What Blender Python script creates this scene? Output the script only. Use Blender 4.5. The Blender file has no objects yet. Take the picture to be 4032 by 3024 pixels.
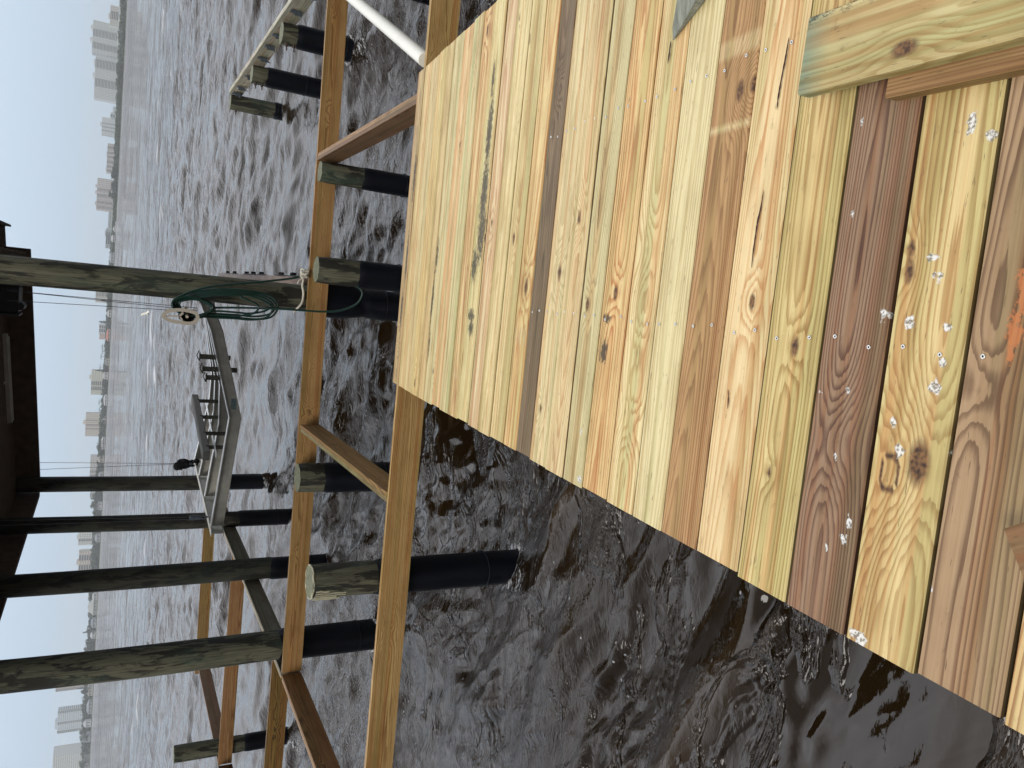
import bpy, math, random
import numpy as np
from mathutils import Vector, Matrix
PI = math.pi
R = math.radians
sc = bpy.context.scene
col = sc.collection
ZC = 3.15                      # eye height above the water

# ------------------------------------------------------------ camera
cam_d = bpy.data.cameras.new('camera')
cam = bpy.data.objects.new('camera', cam_d); col.objects.link(cam)
cam_d.sensor_fit = 'HORIZONTAL'; cam_d.sensor_width = 36; cam_d.lens = 36*3028/4032
cam_d.clip_start = 0.05; cam_d.clip_end = 12000
def cam_rotation():
    f = 3028.0
    down = Vector((7759-2016, -(1793-1512), -f)).normalized()     # gravity in the tilted phone's frame
    up = -down
    fwd = Vector((0, 0, -1)); fwd = (fwd - fwd.dot(up)*up).normalized()
    right = fwd.cross(up)
    Rm = Matrix((right, fwd, up))
    return Matrix.Rotation(R(6.3), 3, 'Z') @ Rm
cam.matrix_world = Matrix.Translation((0, 0, ZC)) @ cam_rotation().to_4x4()
sc.camera = cam
sc.render.resolution_x = 1024; sc.render.resolution_y = 768

# ------------------------------------------------------------ world, sun, exposure
SUN_EL, SUN_AZ = R(48), R(205)
w = bpy.data.worlds.new('World'); sc.world = w; w.use_nodes = True
nt = w.node_tree; nt.nodes.clear()
out = nt.nodes.new('ShaderNodeOutputWorld'); bg = nt.nodes.new('ShaderNodeBackground')
sky = nt.nodes.new('ShaderNodeTexSky'); sky.sky_type = 'NISHITA'; sky.sun_disc = False
sky.sun_elevation = SUN_EL; sky.sun_rotation = SUN_AZ; sky.dust_density = 4.0; sky.air_density = 1.0; sky.ozone_density = 1.0
tc = nt.nodes.new('ShaderNodeTexCoord'); sep = nt.nodes.new('ShaderNodeSeparateXYZ')
nt.links.new(tc.outputs['Generated'], sep.inputs[0])
ramp = nt.nodes.new('ShaderNodeValToRGB')       # even high overcast, brighter overhead
nt.links.new(sep.outputs['Z'], ramp.inputs[0])
ramp.color_ramp.elements[0].position = 0.0; ramp.color_ramp.elements[0].color = (5.8, 7.6, 9.5, 1)
ramp.color_ramp.elements[1].position = 0.12; ramp.color_ramp.elements[1].color = (7.5, 9.1, 10.9, 1)
e = ramp.color_ramp.elements.new(0.5); e.color = (24.0, 24.6, 26.2, 1)
e = ramp.color_ramp.elements.new(1.0); e.color = (26.0, 26.0, 27.0, 1)
cn = nt.nodes.new('ShaderNodeTexNoise'); cn.inputs['Scale'].default_value = 3.0; cn.inputs['Detail'].default_value = 4
nt.links.new(tc.outputs['Generated'], cn.inputs['Vector'])
cr = nt.nodes.new('ShaderNodeMapRange'); cr.inputs[1].default_value = .3; cr.inputs[2].default_value = .7
cr.inputs[3].default_value = .9; cr.inputs[4].default_value = 1.1
nt.links.new(cn.outputs[0], cr.inputs[0])
cr.inputs[1].default_value = .38; cr.inputs[2].default_value = .62; cr.inputs[3].default_value = .8; cr.inputs[4].default_value = 1.12
el = nt.nodes.new('ShaderNodeMapRange'); el.inputs[1].default_value = .12; el.inputs[2].default_value = .45
nt.links.new(sep.outputs['Z'], el.inputs[0])
cm = nt.nodes.new('ShaderNodeMix'); cm.data_type = 'FLOAT'; cm.inputs[2].default_value = 1.0
nt.links.new(el.outputs[0], cm.inputs[0]); nt.links.new(cr.outputs[0], cm.inputs[3])
mul = nt.nodes.new('ShaderNodeVectorMath'); mul.operation = 'SCALE'
# brightest over the bay ahead, dimming overhead and behind added for water contrast
fw = nt.nodes.new('ShaderNodeMapRange'); fw.interpolation_type = 'SMOOTHSTEP'
nt.links.new(sep.outputs['Y'], fw.inputs[0]); fw.inputs[1].default_value = -.05; fw.inputs[2].default_value = .48; fw.inputs[3].default_value = .16; fw.inputs[4].default_value = 1.0
fm_ = nt.nodes.new('ShaderNodeMath'); fm_.operation = 'MULTIPLY'
nt.links.new(fw.outputs[0], fm_.inputs[0]); nt.links.new(cm.outputs[0], fm_.inputs[1])
nt.links.new(ramp.outputs[0], mul.inputs[0]); nt.links.new(fm_.outputs[0], mul.inputs['Scale'])
mx = nt.nodes.new('ShaderNodeMix'); mx.data_type = 'RGBA'; mx.inputs[0].default_value = 0.92
nt.links.new(sky.outputs[0], mx.inputs[6]); nt.links.new(mul.outputs[0], mx.inputs[7])
nt.links.new(mx.outputs[2], bg.inputs[0]); bg.inputs[1].default_value = 0.09
nt.links.new(bg.outputs[0], out.inputs[0])
sl = bpy.data.lights.new('sun', 'SUN'); sl.energy = 1.9; sl.angle = R(28); sl.color = (1, .97, .92)
sun = bpy.data.objects.new('sun', sl); col.objects.link(sun)
sun.rotation_euler = (PI/2 - SUN_EL, 0, PI - SUN_AZ + 0)   # from behind the viewer, high
dirv = Vector((math.sin(SUN_AZ)*math.cos(SUN_EL), math.cos(SUN_AZ)*math.cos(SUN_EL), math.sin(SUN_EL)))
sun.rotation_euler = dirv.to_track_quat('Z', 'Y').to_euler()
sc.view_settings.view_transform = 'Standard'; sc.view_settings.look = 'None'
sc.view_settings.gamma = 1; sc.view_settings.exposure = 0.0
sc.render.engine = 'CYCLES'
sc.cycles.max_bounces = 6; sc.cycles.diffuse_bounces = 3; sc.cycles.glossy_bounces = 3; sc.cycles.volume_bounces = 1

# ------------------------------------------------------------ helpers
def tag(o, label=None, cat=None, group=None, kind=None):
    if label: o['label'] = label
    if cat: o['category'] = cat
    if group: o['group'] = group
    if kind: o['kind'] = kind
    return o
def empty(name, loc=(0, 0, 0), rz=0.0):
    o = bpy.data.objects.new(name, None); col.objects.link(o)
    o.location = loc; o.rotation_euler = (0, 0, rz); o.empty_display_size = .2
    return o
def srgb(r, g, b, k=1.0):
    f = lambda c: (c/255/12.92 if c/255 <= .04045 else ((c/255+.055)/1.055)**2.4)*k
    return (f(r), f(g), f(b), 1.0)

class MB:
    def __init__(s): s.v = []; s.f = []; s.sm = []; s.a = {}
    def add(s, vs, fs, smooth=False):
        n = len(s.v); s.v += [tuple(x) for x in vs]; s.f += [tuple(i+n for i in f) for f in fs]; s.sm += [smooth]*len(fs)
    def box(s, x0, x1, y0, y1, z0, z1, M=None):
        vs = [(x, y, z) for x in (x0, x1) for y in (y0, y1) for z in (z0, z1)]
        if M is not None: vs = [M @ Vector(v) for v in vs]
        s.add(vs, [(0,1,3,2),(4,6,7,5),(0,4,5,1),(2,3,7,6),(0,2,6,4),(1,5,7,3)])
    def bbox(s, x0, x1, y0, y1, z0, z1, c, M=None):     # chamfered box
        vs = []
        for z, i in ((z0, c), (z0+c, 0), (z1-c, 0), (z1, c)):
            for x, y in ((x0+i, y0+c+0), (x0+c, y0+i), (x1-c, y0+i), (x1-i, y0+c), (x1-i, y1-c), (x1-c, y1-i), (x0+c, y1-i), (x0+i, y1-c)):
                vs.append((x, y, z))
        if M is not None: vs = [M @ Vector(v) for v in vs]
        fs = [tuple(reversed(range(8))), tuple(range(24, 32))]
        for k in range(3):
            for i in range(8):
                j = (i+1) % 8; fs.append((k*8+i, k*8+j, k*8+8+j, k*8+8+i))
        s.add(vs, fs)
    def tube(s, pts, r, n=10, cap=True, smooth=True, rad=None):
        P = [Vector(p) for p in pts]; N = len(P); rings = []
        up = Vector((0, 0, 1)); prev = None
        for i, p in enumerate(P):
            t = (P[min(i+1, N-1)] - P[max(i-1, 0)]).normalized()
            if prev is None:
                a = up if abs(t.dot(up)) < .95 else Vector((1, 0, 0))
                u = (a - t*a.dot(t)).normalized()
            else:
                u = (prev - t*prev.dot(t)).normalized()
            prev = u; vv = t.cross(u); rr = rad[i] if rad else r
            rings.append([p + (u*math.cos(2*PI*k/n) + vv*math.sin(2*PI*k/n))*rr for k in range(n)])
        vs = [q for rg in rings for q in rg]
        fs = [(i*n+k, i*n+(k+1) % n, (i+1)*n+(k+1) % n, (i+1)*n+k) for i in range(N-1) for k in range(n)]
        s.add(vs, fs, smooth)
        if cap:
            s.add(rings[0], [tuple(reversed(range(n)))]); s.add(rings[-1], [tuple(range(n))])
    def ball(s, c, r, M=None, nu=10, nv=6):
        vs = []; fs = []
        for j in range(nv+1):
            t = PI*j/nv
            for i in range(nu):
                a = 2*PI*i/nu
                q = (c[0]+r[0]*math.sin(t)*math.cos(a), c[1]+r[1]*math.sin(t)*math.sin(a), c[2]+r[2]*math.cos(t))
                vs.append(M @ Vector(q) if M is not None else q)
        for j in range(nv):
            for i in range(nu): fs.append((j*nu+i, (j+1)*nu+i, (j+1)*nu+(i+1) % nu, j*nu+(i+1) % nu))
        s.add(vs, fs, True)
    def build(s, name, mat, parent=None):
        me = bpy.data.meshes.new(name); me.from_pydata(s.v, [], s.f)
        me.polygons.foreach_set('use_smooth', s.sm)
        if isinstance(mat, (list, tuple)):
            for m in mat: me.materials.append(m)
        else: me.materials.append(mat)
        for k, d in s.a.items():
            at = me.attributes.new(k, 'FLOAT' if np.ndim(d[0]) == 0 else 'FLOAT_COLOR' if len(d[0]) == 4 else 'FLOAT_VECTOR', 'POINT')
            arr = np.array(d, dtype=np.float32).ravel()
            at.data.foreach_set('value' if np.ndim(d[0]) == 0 else 'color' if len(d[0]) == 4 else 'vector', arr)
        me.update()
        o = bpy.data.objects.new(name, me); col.objects.link(o)
        if parent is not None: o.parent = parent
        return o

def smooth_path(P, k=8, closed=False):
    P = [Vector(p) for p in P]; n = len(P); o = []
    rng = range(n if closed else n-1)
    for i in rng:
        g = lambda j: P[j % n] if closed else P[max(0, min(n-1, j))]
        a, b, c, d = g(i-1), g(i), g(i+1), g(i+2)
        for q in range(k):
            t = q/k
            o.append(0.5*((2*b) + (c-a)*t + (2*a-5*b+4*c-d)*t*t + (3*b-3*c+d-a)*t**3))
    o.append(P[0] if closed else P[-1])
    return o

# ------------------------------------------------------------ node material helpers
class NT:
    def __init__(s, name):
        s.m = bpy.data.materials.new(name); s.m.use_nodes = True; s.t = s.m.node_tree
        s.b = s.t.nodes['Principled BSDF']
    def n(s, ty, **kw):
        o = s.t.nodes.new(ty)
        for k, v in kw.items(): setattr(o, k, v)
        return o
    def l(s, a, b): s.t.links.new(a, b)
    def coord(s, scale=(1, 1, 1), src='Object', vec=None):
        mp = s.n('ShaderNodeMapping'); mp.inputs['Scale'].default_value = scale
        if vec is None:
            tcn = s.n('ShaderNodeTexCoord'); vec = tcn.outputs[src]
        s.l(vec, mp.inputs[0]); return mp.outputs[0]
    def noise(s, vec, scale=1, detail=3, rough=.5, dist=0):
        o = s.n('ShaderNodeTexNoise'); s.l(vec, o.inputs['Vector'])
        o.inputs['Scale'].default_value = scale; o.inputs['Detail'].default_value = detail
        o.inputs['Roughness'].default_value = rough; o.inputs['Distortion'].default_value = dist
        return o.outputs[0]
    def rng(s, v, a, b, c=0, d=1):
        o = s.n('ShaderNodeMapRange'); s.l(v, o.inputs[0])
        for i, x in enumerate((a, b, c, d)): o.inputs[i+1].default_value = x
        return o.outputs[0]
    def mix(s, f, a, b, mode='MIX'):
        o = s.n('ShaderNodeMix', data_type='RGBA', blend_type=mode)
        for x, i in ((f, 0), (a, 6), (b, 7)):
            if hasattr(x, 'is_linked') or isinstance(x, bpy.types.NodeSocket): s.l(x, o.inputs[i])
            else: o.inputs[i].default_value = x
        return o.outputs[2]
    def math(s, op, a, b=None, c=None):
        o = s.n('ShaderNodeMath', operation=op)
        for x, i in ((a, 0), (b, 1), (c, 2)):
            if x is None: continue
            if isinstance(x, bpy.types.NodeSocket): s.l(x, o.inputs[i])
            else: o.inputs[i].default_value = x
        return o.outputs[0]
    def attr(s, name):
        o = s.n('ShaderNodeAttribute'); o.attribute_name = name; return o
    def bump(s, h, strength=.3, dist=.01, normal=None):
        o = s.n('ShaderNodeBump'); o.inputs['Strength'].default_value = strength; o.inputs['Distance'].default_value = dist
        s.l(h, o.inputs['Height'])
        if normal is not None: s.l(normal, o.inputs['Normal'])
        s.l(o.outputs[0], s.b.inputs['Normal']); return o.outputs[0]
    def base(s, c):
        if isinstance(c, bpy.types.NodeSocket): s.l(c, s.b.inputs['Base Color'])
        else: s.b.inputs['Base Color'].default_value = c
    def set(s, **kw):
        for k, v in kw.items():
            k = k.replace('_', ' ')
            if isinstance(v, bpy.types.NodeSocket): s.l(v, s.b.inputs[k])
            else: s.b.inputs[k].default_value = v

def mat_plain(name, c, rough=.6, var=.15, scale=8, metal=0, bump=0, bscale=60):
    m = NT(name); v = m.coord()
    n = m.noise(v, scale, 4)
    m.base(m.mix(m.rng(n, .3, .7), tuple(x*(1-var) for x in c[:3])+(1,), tuple(min(1, x*(1+var)) for x in c[:3])+(1,)))
    m.set(Roughness=rough, Metallic=metal)
    if bump: m.bump(m.noise(v, bscale, 3), bump, .01)
    return m.m

def mat_lumber():
    m = NT('sawn_pine')
    ph = m.attr('ph').outputs['Fac']; wp = m.attr('wp').outputs['Vector']
    early = m.attr('early').outputs['Color']; late = m.attr('late').outputs['Color']
    kn = m.attr('kn').outputs['Fac']; st = m.attr('st').outputs['Color']
    # small wander of the rings
    a = m.noise(m.coord((.55, 16, 16), vec=wp), 1, 3, .5)
    a2 = m.noise(m.coord((2.0, 60, 60), vec=wp), 1, 3, .55)
    p = m.math('ADD', ph, m.math('ADD', m.rng(a, .25, .75, -.8, .8), m.rng(a2, .3, .7, -.14, .14)))
    fr = m.math('FRACT', p)
    up = m.rng(fr, .35, .88); up.node.interpolation_type = 'SMOOTHSTEP'
    dn = m.rng(fr, .93, 1.0, 1, 0)
    ring = m.math('MULTIPLY', up, dn)
    stren = m.rng(m.noise(m.coord((1.1, 9, 9), vec=wp), 1, 3), .3, .7, .6, 1.0)
    c = m.mix(m.math('MULTIPLY', ring, stren), early, late)
    # long pale and pink streaks, treatment green, fine fibre, dirt
    s1 = m.noise(m.coord((.22, 24, 24), vec=wp), 1, 3, .5)
    c = m.mix(m.rng(s1, .52, .60, 0, .45), c, srgb(230, 180, 136), 'MULTIPLY')
    s2 = m.noise(m.coord((.35, 14, 14), vec=m.math_vec(wp, 31.7)), 1, 3)
    c = m.mix(m.rng(s2, .51, .60, 0, .55), c, srgb(204, 216, 188), 'MULTIPLY')
    s6 = m.noise(m.coord((.18, 34, 34), vec=m.math_vec(wp, 77.1)), 1, 2)
    c = m.mix(m.rng(s6, .56, .62, 0, .38), c, srgb(206, 182, 140), 'MULTIPLY')
    s3 = m.noise(m.coord((5, 230, 230), vec=wp), 1, 3, .6)
    c = m.mix(m.rng(s3, .3, .75, 0, .30), c, srgb(178, 160, 130), 'MULTIPLY')
    s4 = m.noise(m.coord((26, 36, 36), vec=wp), 1, 4, .7)
    c = m.mix(m.rng(s4, .62, .76, 0, .40), c, srgb(132, 112, 84), 'MULTIPLY')
    s4b = m.noise(m.coord((3, 8, 8), vec=m.math_vec(wp, 11.1)), 1, 3, .6)
    c = m.mix(m.rng(s4b, .45, .75, 0, .5), c, srgb(196, 184, 160), 'MULTIPLY')
    # tiny dark checks and specks
    s5 = m.noise(m.coord((18, 170, 170), vec=m.math_vec(wp, 5.3)), 1, 2, .5)
    c = m.mix(m.rng(s5, .69, .74, 0, .75), c, srgb(92, 70, 48))
    # knots
    kcol = m.mix(m.rng(m.noise(m.coord((90, 90, 90), vec=wp), 1, 3), .35, .65), srgb(58, 36, 22), srgb(128, 92, 54))
    c = m.mix(m.rng(kn, .35, .8), c, kcol)
    # stains: x white droppings, y black mould, z orange
    ss = m.n('ShaderNodeSeparateColor'); m.l(st, ss.inputs[0])
    nz = m.noise(m.coord((60, 60, 60), vec=wp), 1, 4, .7)
    nz2 = m.noise(m.coord((30, 60, 60), vec=wp), 1, 5, .8)
    wm = m.rng(m.math('ADD', ss.outputs[0], m.rng(m.noise(m.coord((38, 38, 38), vec=wp), 1, 3, .6), .3, .7, -.28, .28)), .42, .54)
    wc = m.mix(m.rng(m.noise(m.coord((140, 140, 140), vec=wp), 1, 2), .45, .62), srgb(226, 225, 220), srgb(120, 116, 104))
    bm_ = m.rng(m.math('ADD', ss.outputs[1], m.rng(nz2, .3, .7, -.5, .5)), .45, .75, 0, .88)
    c = m.mix(bm_, c, srgb(50, 44, 36))
    om = m.rng(m.math('ADD', ss.outputs[2], m.rng(nz, .3, .7, -.4, .4)), .42, .62, 0, .66)
    c = m.mix(om, c, srgb(196, 116, 62))
    c = m.mix(m.math('MULTIPLY', wm, .88), c, wc)
    m.base(c); m.set(Roughness=.62)
    m.b.inputs['Specular IOR Level'].default_value = .35
    h = m.math('ADD', m.math('MULTIPLY', ring, .5), m.math('ADD', m.math('MULTIPLY', s3, .6), m.math('MULTIPLY', wm, 1.2)))
    m.bump(h, .35, .004)
    return m.m
def _mv(s, vec, off):
    o = s.n('ShaderNodeVectorMath', operation='ADD'); s.l(vec, o.inputs[0]); o.inputs[1].default_value = (off, off, off); return o.outputs[0]
NT.math_vec = _mv
M_LUMBER = mat_lumber()

def lumber(mb, L, W, T, M, rng, early, late, ring=.0055, pith=None, step=(.05, .012), knots=(), stain=None, auto_knots=1.0, jag=0.0, pale=None, edge=1.0):
    """One sawn board: x along, y across, z up (top at z=0). Ring phase is a solid field, so faces agree."""
    if pith is None: pith = (rng.uniform(-.5, .5)*W, -rng.uniform(.01, .22))
    nx = max(2, int(L/step[0])); ny = max(3, int(W/step[1])); nz = max(1, int(T/.02))
    c = .0035
    xs = np.linspace(0, L, nx+1)
    ys = np.concatenate([[-W/2], np.linspace(-W/2+c, W/2-c, ny), [W/2]])
    zs = -np.concatenate([[c], np.linspace(c, T, nz+1)[1:]])
    k1, k2, k3, k4 = [rng.uniform(0, 6.28) for _ in range(4)]
    kl = list(knots); nk = int(L*rng.uniform(.2, 1.1)*auto_knots + rng.random()*.6)
    for _ in range(nk): kl.append((rng.uniform(.05, L), rng.uniform(-.45, .45)*W, rng.uniform(.007, .018), rng.random() < .6))
    seed = rng.uniform(0, 900)
    def field(P):
        x, y, z = P[:, 0], P[:, 1], P[:, 2]
        y0 = pith[0] + .07*W*np.sin(x*.9+k1) + .02*W*np.sin(x*2.3+k2)
        z0 = pith[1] + .022*np.sin(x*.8+k3) + .006*np.sin(x*2.3+k4)
        r = np.sqrt((y-y0)**2 + (z-z0)**2) + .004*np.sin(x*4+y*30+k2)
        kn = np.zeros(len(P))
        for (kx, ky, kr, dark) in kl:
            dx, dy = (x-kx)/1.9, (y-ky)
            d2 = dx*dx+dy*dy
            r = r + (2.2*kr)*np.exp(-d2/(2*(2.3*kr)**2))*np.sign(1)
            if dark == 2: kn = np.maximum(kn, np.clip(1.5-np.abs(np.sqrt(d2)-kr*.75)/(.16*kr), 0, 1))
            elif dark: kn = np.maximum(kn, np.clip(1.35-np.sqrt(d2)/kr*.75, 0, 1))
            else: kn = np.maximum(kn, .5*np.clip(1.2-np.sqrt(d2)/kr*.9, 0, 1))
        return r/ring, kn
    j0, j1 = (rng.uniform(-jag, jag), rng.uniform(-jag, jag))
    def put(P, fs, ek=1.0):
        P = np.array(P, float)
        ph, kn = field(P)
        Q = P.copy(); Q[:, 0] = np.where(Q[:, 0] < 1e-6, Q[:, 0]+j0, np.where(Q[:, 0] > L-1e-6, Q[:, 0]+j1, Q[:, 0]))
        st = np.zeros((len(P), 4)); st[:, 3] = 1
        Wd = [M @ Vector(q) for q in Q]
        if stain is not None: st[:, :3] = stain(np.array([tuple(q) for q in Wd]))
        mb.add(Wd, fs)
        mb.a.setdefault('ph', []).extend(ph.tolist()); mb.a.setdefault('kn', []).extend(kn.tolist())
        mb.a.setdefault('wp', []).extend((P+np.array([seed, seed*.37, seed*.11])).tolist())
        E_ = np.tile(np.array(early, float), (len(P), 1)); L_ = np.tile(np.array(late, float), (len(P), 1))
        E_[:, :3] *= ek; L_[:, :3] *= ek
        if pale is not None:
            f = pale(np.array([tuple(q) for q in Wd]))[:, None]
            pc = getattr(pale, 'col', (244, 220, 166)); E_[:, :3] = E_[:, :3]*(1-f) + np.array(srgb(*pc, k=.8)[:3])*f; L_[:, :3] = L_[:, :3]*(1-f) + np.array(srgb(*[v*.9 for v in pc], k=.8)[:3])*f
        mb.a.setdefault('early', []).extend(E_.tolist()); mb.a.setdefault('late', []).extend(L_.tolist())
        mb.a.setdefault('st', []).extend(st.tolist())
    def grid(A, B, fn, flip=False, ek=1.0):
        P = [fn(a, b) for a in A for b in B]; n = len(B)
        fs = [(i*n+j, (i+1)*n+j, (i+1)*n+j+1, i*n+j+1) for i in range(len(A)-1) for j in range(n-1)]
        if flip: fs = [tuple(reversed(f)) for f in fs]
        put(P, fs, ek)
    def ztop(y): return -c if abs(abs(y)-W/2) < 1e-6 else 0.0
    grid(xs, ys, lambda x, y: (x, y, ztop(y)))
    grid(xs[::2] if nx % 2 == 0 else xs, [-W/2, -W/4, 0, W/4, W/2], lambda x, y: (x, y, -T), True)
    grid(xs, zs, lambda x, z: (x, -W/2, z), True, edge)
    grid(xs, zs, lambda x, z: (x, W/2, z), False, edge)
    grid(list(ys), [0.0]+list(zs[0:]), lambda y, z: (0, y, min(z, ztop(y))), False)
    grid(list(ys), [0.0]+list(zs[0:]), lambda y, z: (L, y, min(z, ztop(y))), True)

def frame(p, d, up=(0, 0, 1)):
    """matrix with x along d, z about up, at p"""
    x = Vector(d).normalized(); u = Vector(up); y = u.cross(x).normalized(); z = x.cross(y)
    Mx = Matrix((x, y, z)).transposed().to_4x4(); Mx.translation = Vector(p); return Mx

# ------------------------------------------------------------ other materials
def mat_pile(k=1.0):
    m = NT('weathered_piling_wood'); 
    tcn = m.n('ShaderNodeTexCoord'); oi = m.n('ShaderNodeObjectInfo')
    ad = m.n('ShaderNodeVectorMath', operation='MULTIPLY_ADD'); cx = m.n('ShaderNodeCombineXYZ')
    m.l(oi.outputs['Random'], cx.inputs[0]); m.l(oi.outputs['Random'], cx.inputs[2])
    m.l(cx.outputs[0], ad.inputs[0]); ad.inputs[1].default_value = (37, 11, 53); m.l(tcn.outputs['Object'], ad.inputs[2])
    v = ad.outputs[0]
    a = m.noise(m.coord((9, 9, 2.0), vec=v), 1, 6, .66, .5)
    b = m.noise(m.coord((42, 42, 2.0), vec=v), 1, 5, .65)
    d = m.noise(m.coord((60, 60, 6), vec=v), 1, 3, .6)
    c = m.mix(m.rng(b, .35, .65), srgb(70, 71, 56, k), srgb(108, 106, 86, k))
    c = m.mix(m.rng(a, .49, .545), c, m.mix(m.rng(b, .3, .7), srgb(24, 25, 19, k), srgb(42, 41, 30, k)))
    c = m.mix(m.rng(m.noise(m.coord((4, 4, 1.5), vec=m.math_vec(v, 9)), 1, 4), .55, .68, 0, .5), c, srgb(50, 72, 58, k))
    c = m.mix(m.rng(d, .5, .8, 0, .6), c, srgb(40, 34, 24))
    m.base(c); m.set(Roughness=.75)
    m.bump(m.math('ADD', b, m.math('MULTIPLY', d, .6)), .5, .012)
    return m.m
M_PILE = mat_pile(); M_PILESHADED = mat_pile(.36)  # second copy carries the roof's shade in its wood colour
M_PILETOP = mat_plain('cut_piling_top', srgb(112, 114, 92), .8, .3, 30, 0, .4, 50)
def mat_sleeve():
    m = NT('black_pile_sleeve'); v = m.coord((20, 20, 1.2))
    n = m.noise(v, 1, 3)
    m.base(m.mix(m.rng(n, .3, .7), srgb(7, 9, 15), srgb(13, 16, 24))); m.set(Roughness=m.rng(m.noise(m.coord((9, 9, 3)), 1, 3), .3, .7, .32, .6))
    m.b.inputs['Specular IOR Level'].default_value = .22; m.bump(n, .25, .01); return m.m
M_SLEEVE = mat_sleeve()
M_ALU = mat_plain('dull_aluminium', srgb(196, 193, 182), .6, .18, 7, .1, .15, 30)
M_ALUB = mat_plain('bright_aluminium_edge', srgb(214, 214, 210), .4, .08, 8, .3)
M_GALV = mat_plain('galvanised_steel', srgb(84, 92, 100), .5, .25, 20, .4)
M_RUST = mat_plain('rusty_bolt_steel', srgb(78, 62, 54), .7, .3, 60, .2)
M_STRAP = mat_plain('dark_aluminium_strap', srgb(96, 94, 84), .6, .25, 12, .2)
M_CARPET = mat_plain('grey_bunk_carpet', srgb(138, 136, 130), .95, .12, 40, 0, .5, 200)
M_HOSE = mat_plain('dark_green_hose', srgb(16, 50, 41), .34, .12, 10)
M_BEIGE = mat_plain('beige_plastic', srgb(176, 168, 154), .55, .08, 9)
M_ROPE = mat_plain('white_rope', srgb(214, 208, 192), .9, .15, 60, 0, .8, 160)
M_PVC = mat_plain('white_pvc', srgb(232, 230, 218), .35, .05, 4)
M_WIRE = mat_plain('steel_cable', srgb(88, 88, 96), .5, .2, 30, .5)
M_BLACK = mat_plain('black_cloth', srgb(20, 20, 22), .9, .3, 40)
M_DARKWOOD = mat_plain('dark_roof_timber', srgb(88, 70, 56), .8, .3, 6, 0, .3, 40)
M_GREYWOOD = mat_plain('grey_roof_timber', srgb(120, 114, 104), .85, .25, 8, 0, .4, 40)
M_LAMP = mat_plain('grey_light_housing', srgb(200, 200, 196), .5, .1, 4)
M_MOTOR = mat_plain('black_hoist_paint', srgb(36, 36, 38), .5, .2, 10)
M_SCREW = mat_plain('zinc_screw', srgb(214, 214, 210), .3, .1, 50, .6)
M_DARK = mat_plain('dark_recess', srgb(20, 18, 18), .9, .1, 10)

ZA = lambda z: ZC + z         # heights below are given from eye level, as surveyed

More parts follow.
